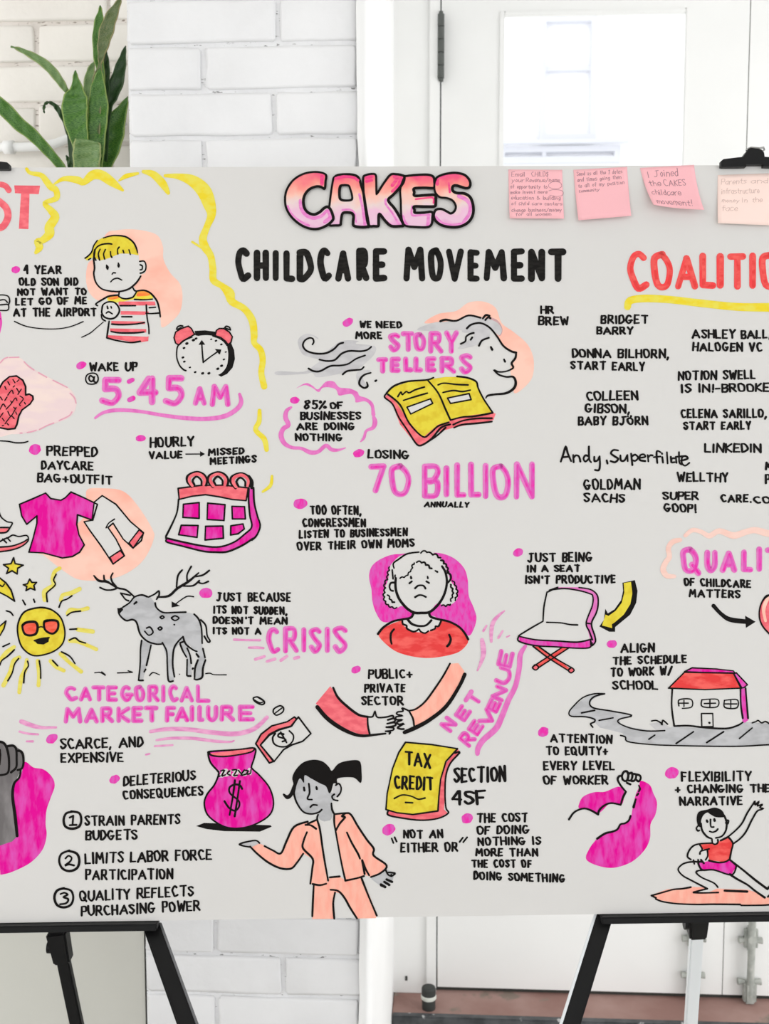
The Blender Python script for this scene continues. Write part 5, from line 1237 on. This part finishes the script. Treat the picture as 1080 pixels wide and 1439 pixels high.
def top_clip(root, xc, half, y0, y1, wing=True):
    """clamp bar gripping the top edge, with a spring jaw and a steel wire handle"""
    bm = bmesh.new()
    def q(px, py, dn): return B(px, py, dn)
    # bar: slightly arched on top, notched below
    xs_ = [xc - half, xc - half + 3, xc - half * .5, xc - 12, xc - 12, xc + 12, xc + 12, xc + half * .5, xc + half - 3, xc + half]
    top = [y0 + 6, y0 + 3.5, y0 + 1, y0, y0, y0, y0, y0 + 1, y0 + 3.5, y0 + 6]
    bot = [y1, y1 + .5, y1 + .3, y1, y1 - 3, y1 - 3, y1, y1 + .3, y1 + .5, y1]
    ring = [(x, t) for x, t in zip(xs_, top)] + [(x, b_) for x, b_ in list(zip(xs_, bot))[::-1]]
    fr_ = [bm.verts.new(q(x, y, .009)) for x, y in ring]; bk = [bm.verts.new(q(x, y, .0006)) for x, y in ring]
    nn = len(xs_)
    for vs_ in (fr_, bk):
        for i in range(nn - 1): 
            a = (vs_[i], vs_[i + 1], vs_[2 * nn - 2 - i], vs_[2 * nn - 1 - i]); 
            if (a[0].co - a[1].co).length > 1e-6: bm.faces.new(a)
    L = len(ring)
    for i in range(L): 
        if (fr_[i].co - fr_[(i + 1) % L].co).length > 1e-6: bm.faces.new((fr_[i], fr_[(i + 1) % L], bk[(i + 1) % L], bk[i]))
    bmesh.ops.recalc_face_normals(bm, faces=bm.faces)
    cl = from_bm('top_clip', bm, M['black'], root)
    if wing:
        b2 = bmesh.new(); P4 = [(xc - 18, y0 + 2), (xc - 10, y0 - 9), (xc - 7, y0 - 12), (xc + 9, y0 - 10), (xc + 13, y0 - 6), (xc + 14, y0 + 2)]
        f1 = [b2.verts.new(q(x, y, .0085)) for x, y in P4]; f2 = [b2.verts.new(q(x, y, -.006)) for x, y in P4]
        b2.faces.new(f1); b2.faces.new(f2[::-1])
        for i in range(6): b2.faces.new((f1[i], f1[(i + 1) % 6], f2[(i + 1) % 6], f2[i]))
        bmesh.ops.recalc_face_normals(b2, faces=b2.faces)
        from_bm('jaw', b2, M['black'], cl)
        b3 = bmesh.new()
        bm_tube(b3, [q(xc - 9, y0 - 12, .004), q(xc - 4, y0 - 14, .005), q(xc + 8, y0 - 13, .005), q(xc + 14, y0 - 14.5, .004), q(xc + 16, y0 - 12, .002), q(xc + 9, y0 - 6, .003)], .0014, 8)
        bm_tube(b3, [q(xc - 9, y0 - 12, -.002), q(xc, y0 - 14, -.002), q(xc + 12, y0 - 13, -.002), q(xc + 15, y0 - 11, -.002)], .0012, 8)
        from_bm('wire_handle', b3, M['chrome'], cl)
e1 = easel(-31, -260, 222, [((209, 1306), (262, 1439), .105), ((-247, 1311), (-304, 1447), .105)], ((86, 1334), (108, 1439), 1.70, 1.712), 'black display easel under the left half of the board', 'black', 'black', 236)
top_clip(e1, -31, 47, 227.5, 240, False)
e2 = easel(1057, 843, 1300, [((853, 1291), (802, 1439), .105), ((1288, 1285), (1346, 1424), .105)], ((979, 1300), (970, 1439), 1.72, 1.80), 'display easel with painted backlight reflection on its rear leg under the right half of the board', 'silver', 'silver', 232)
top_clip(e2, 1057, 47, 223, 237)
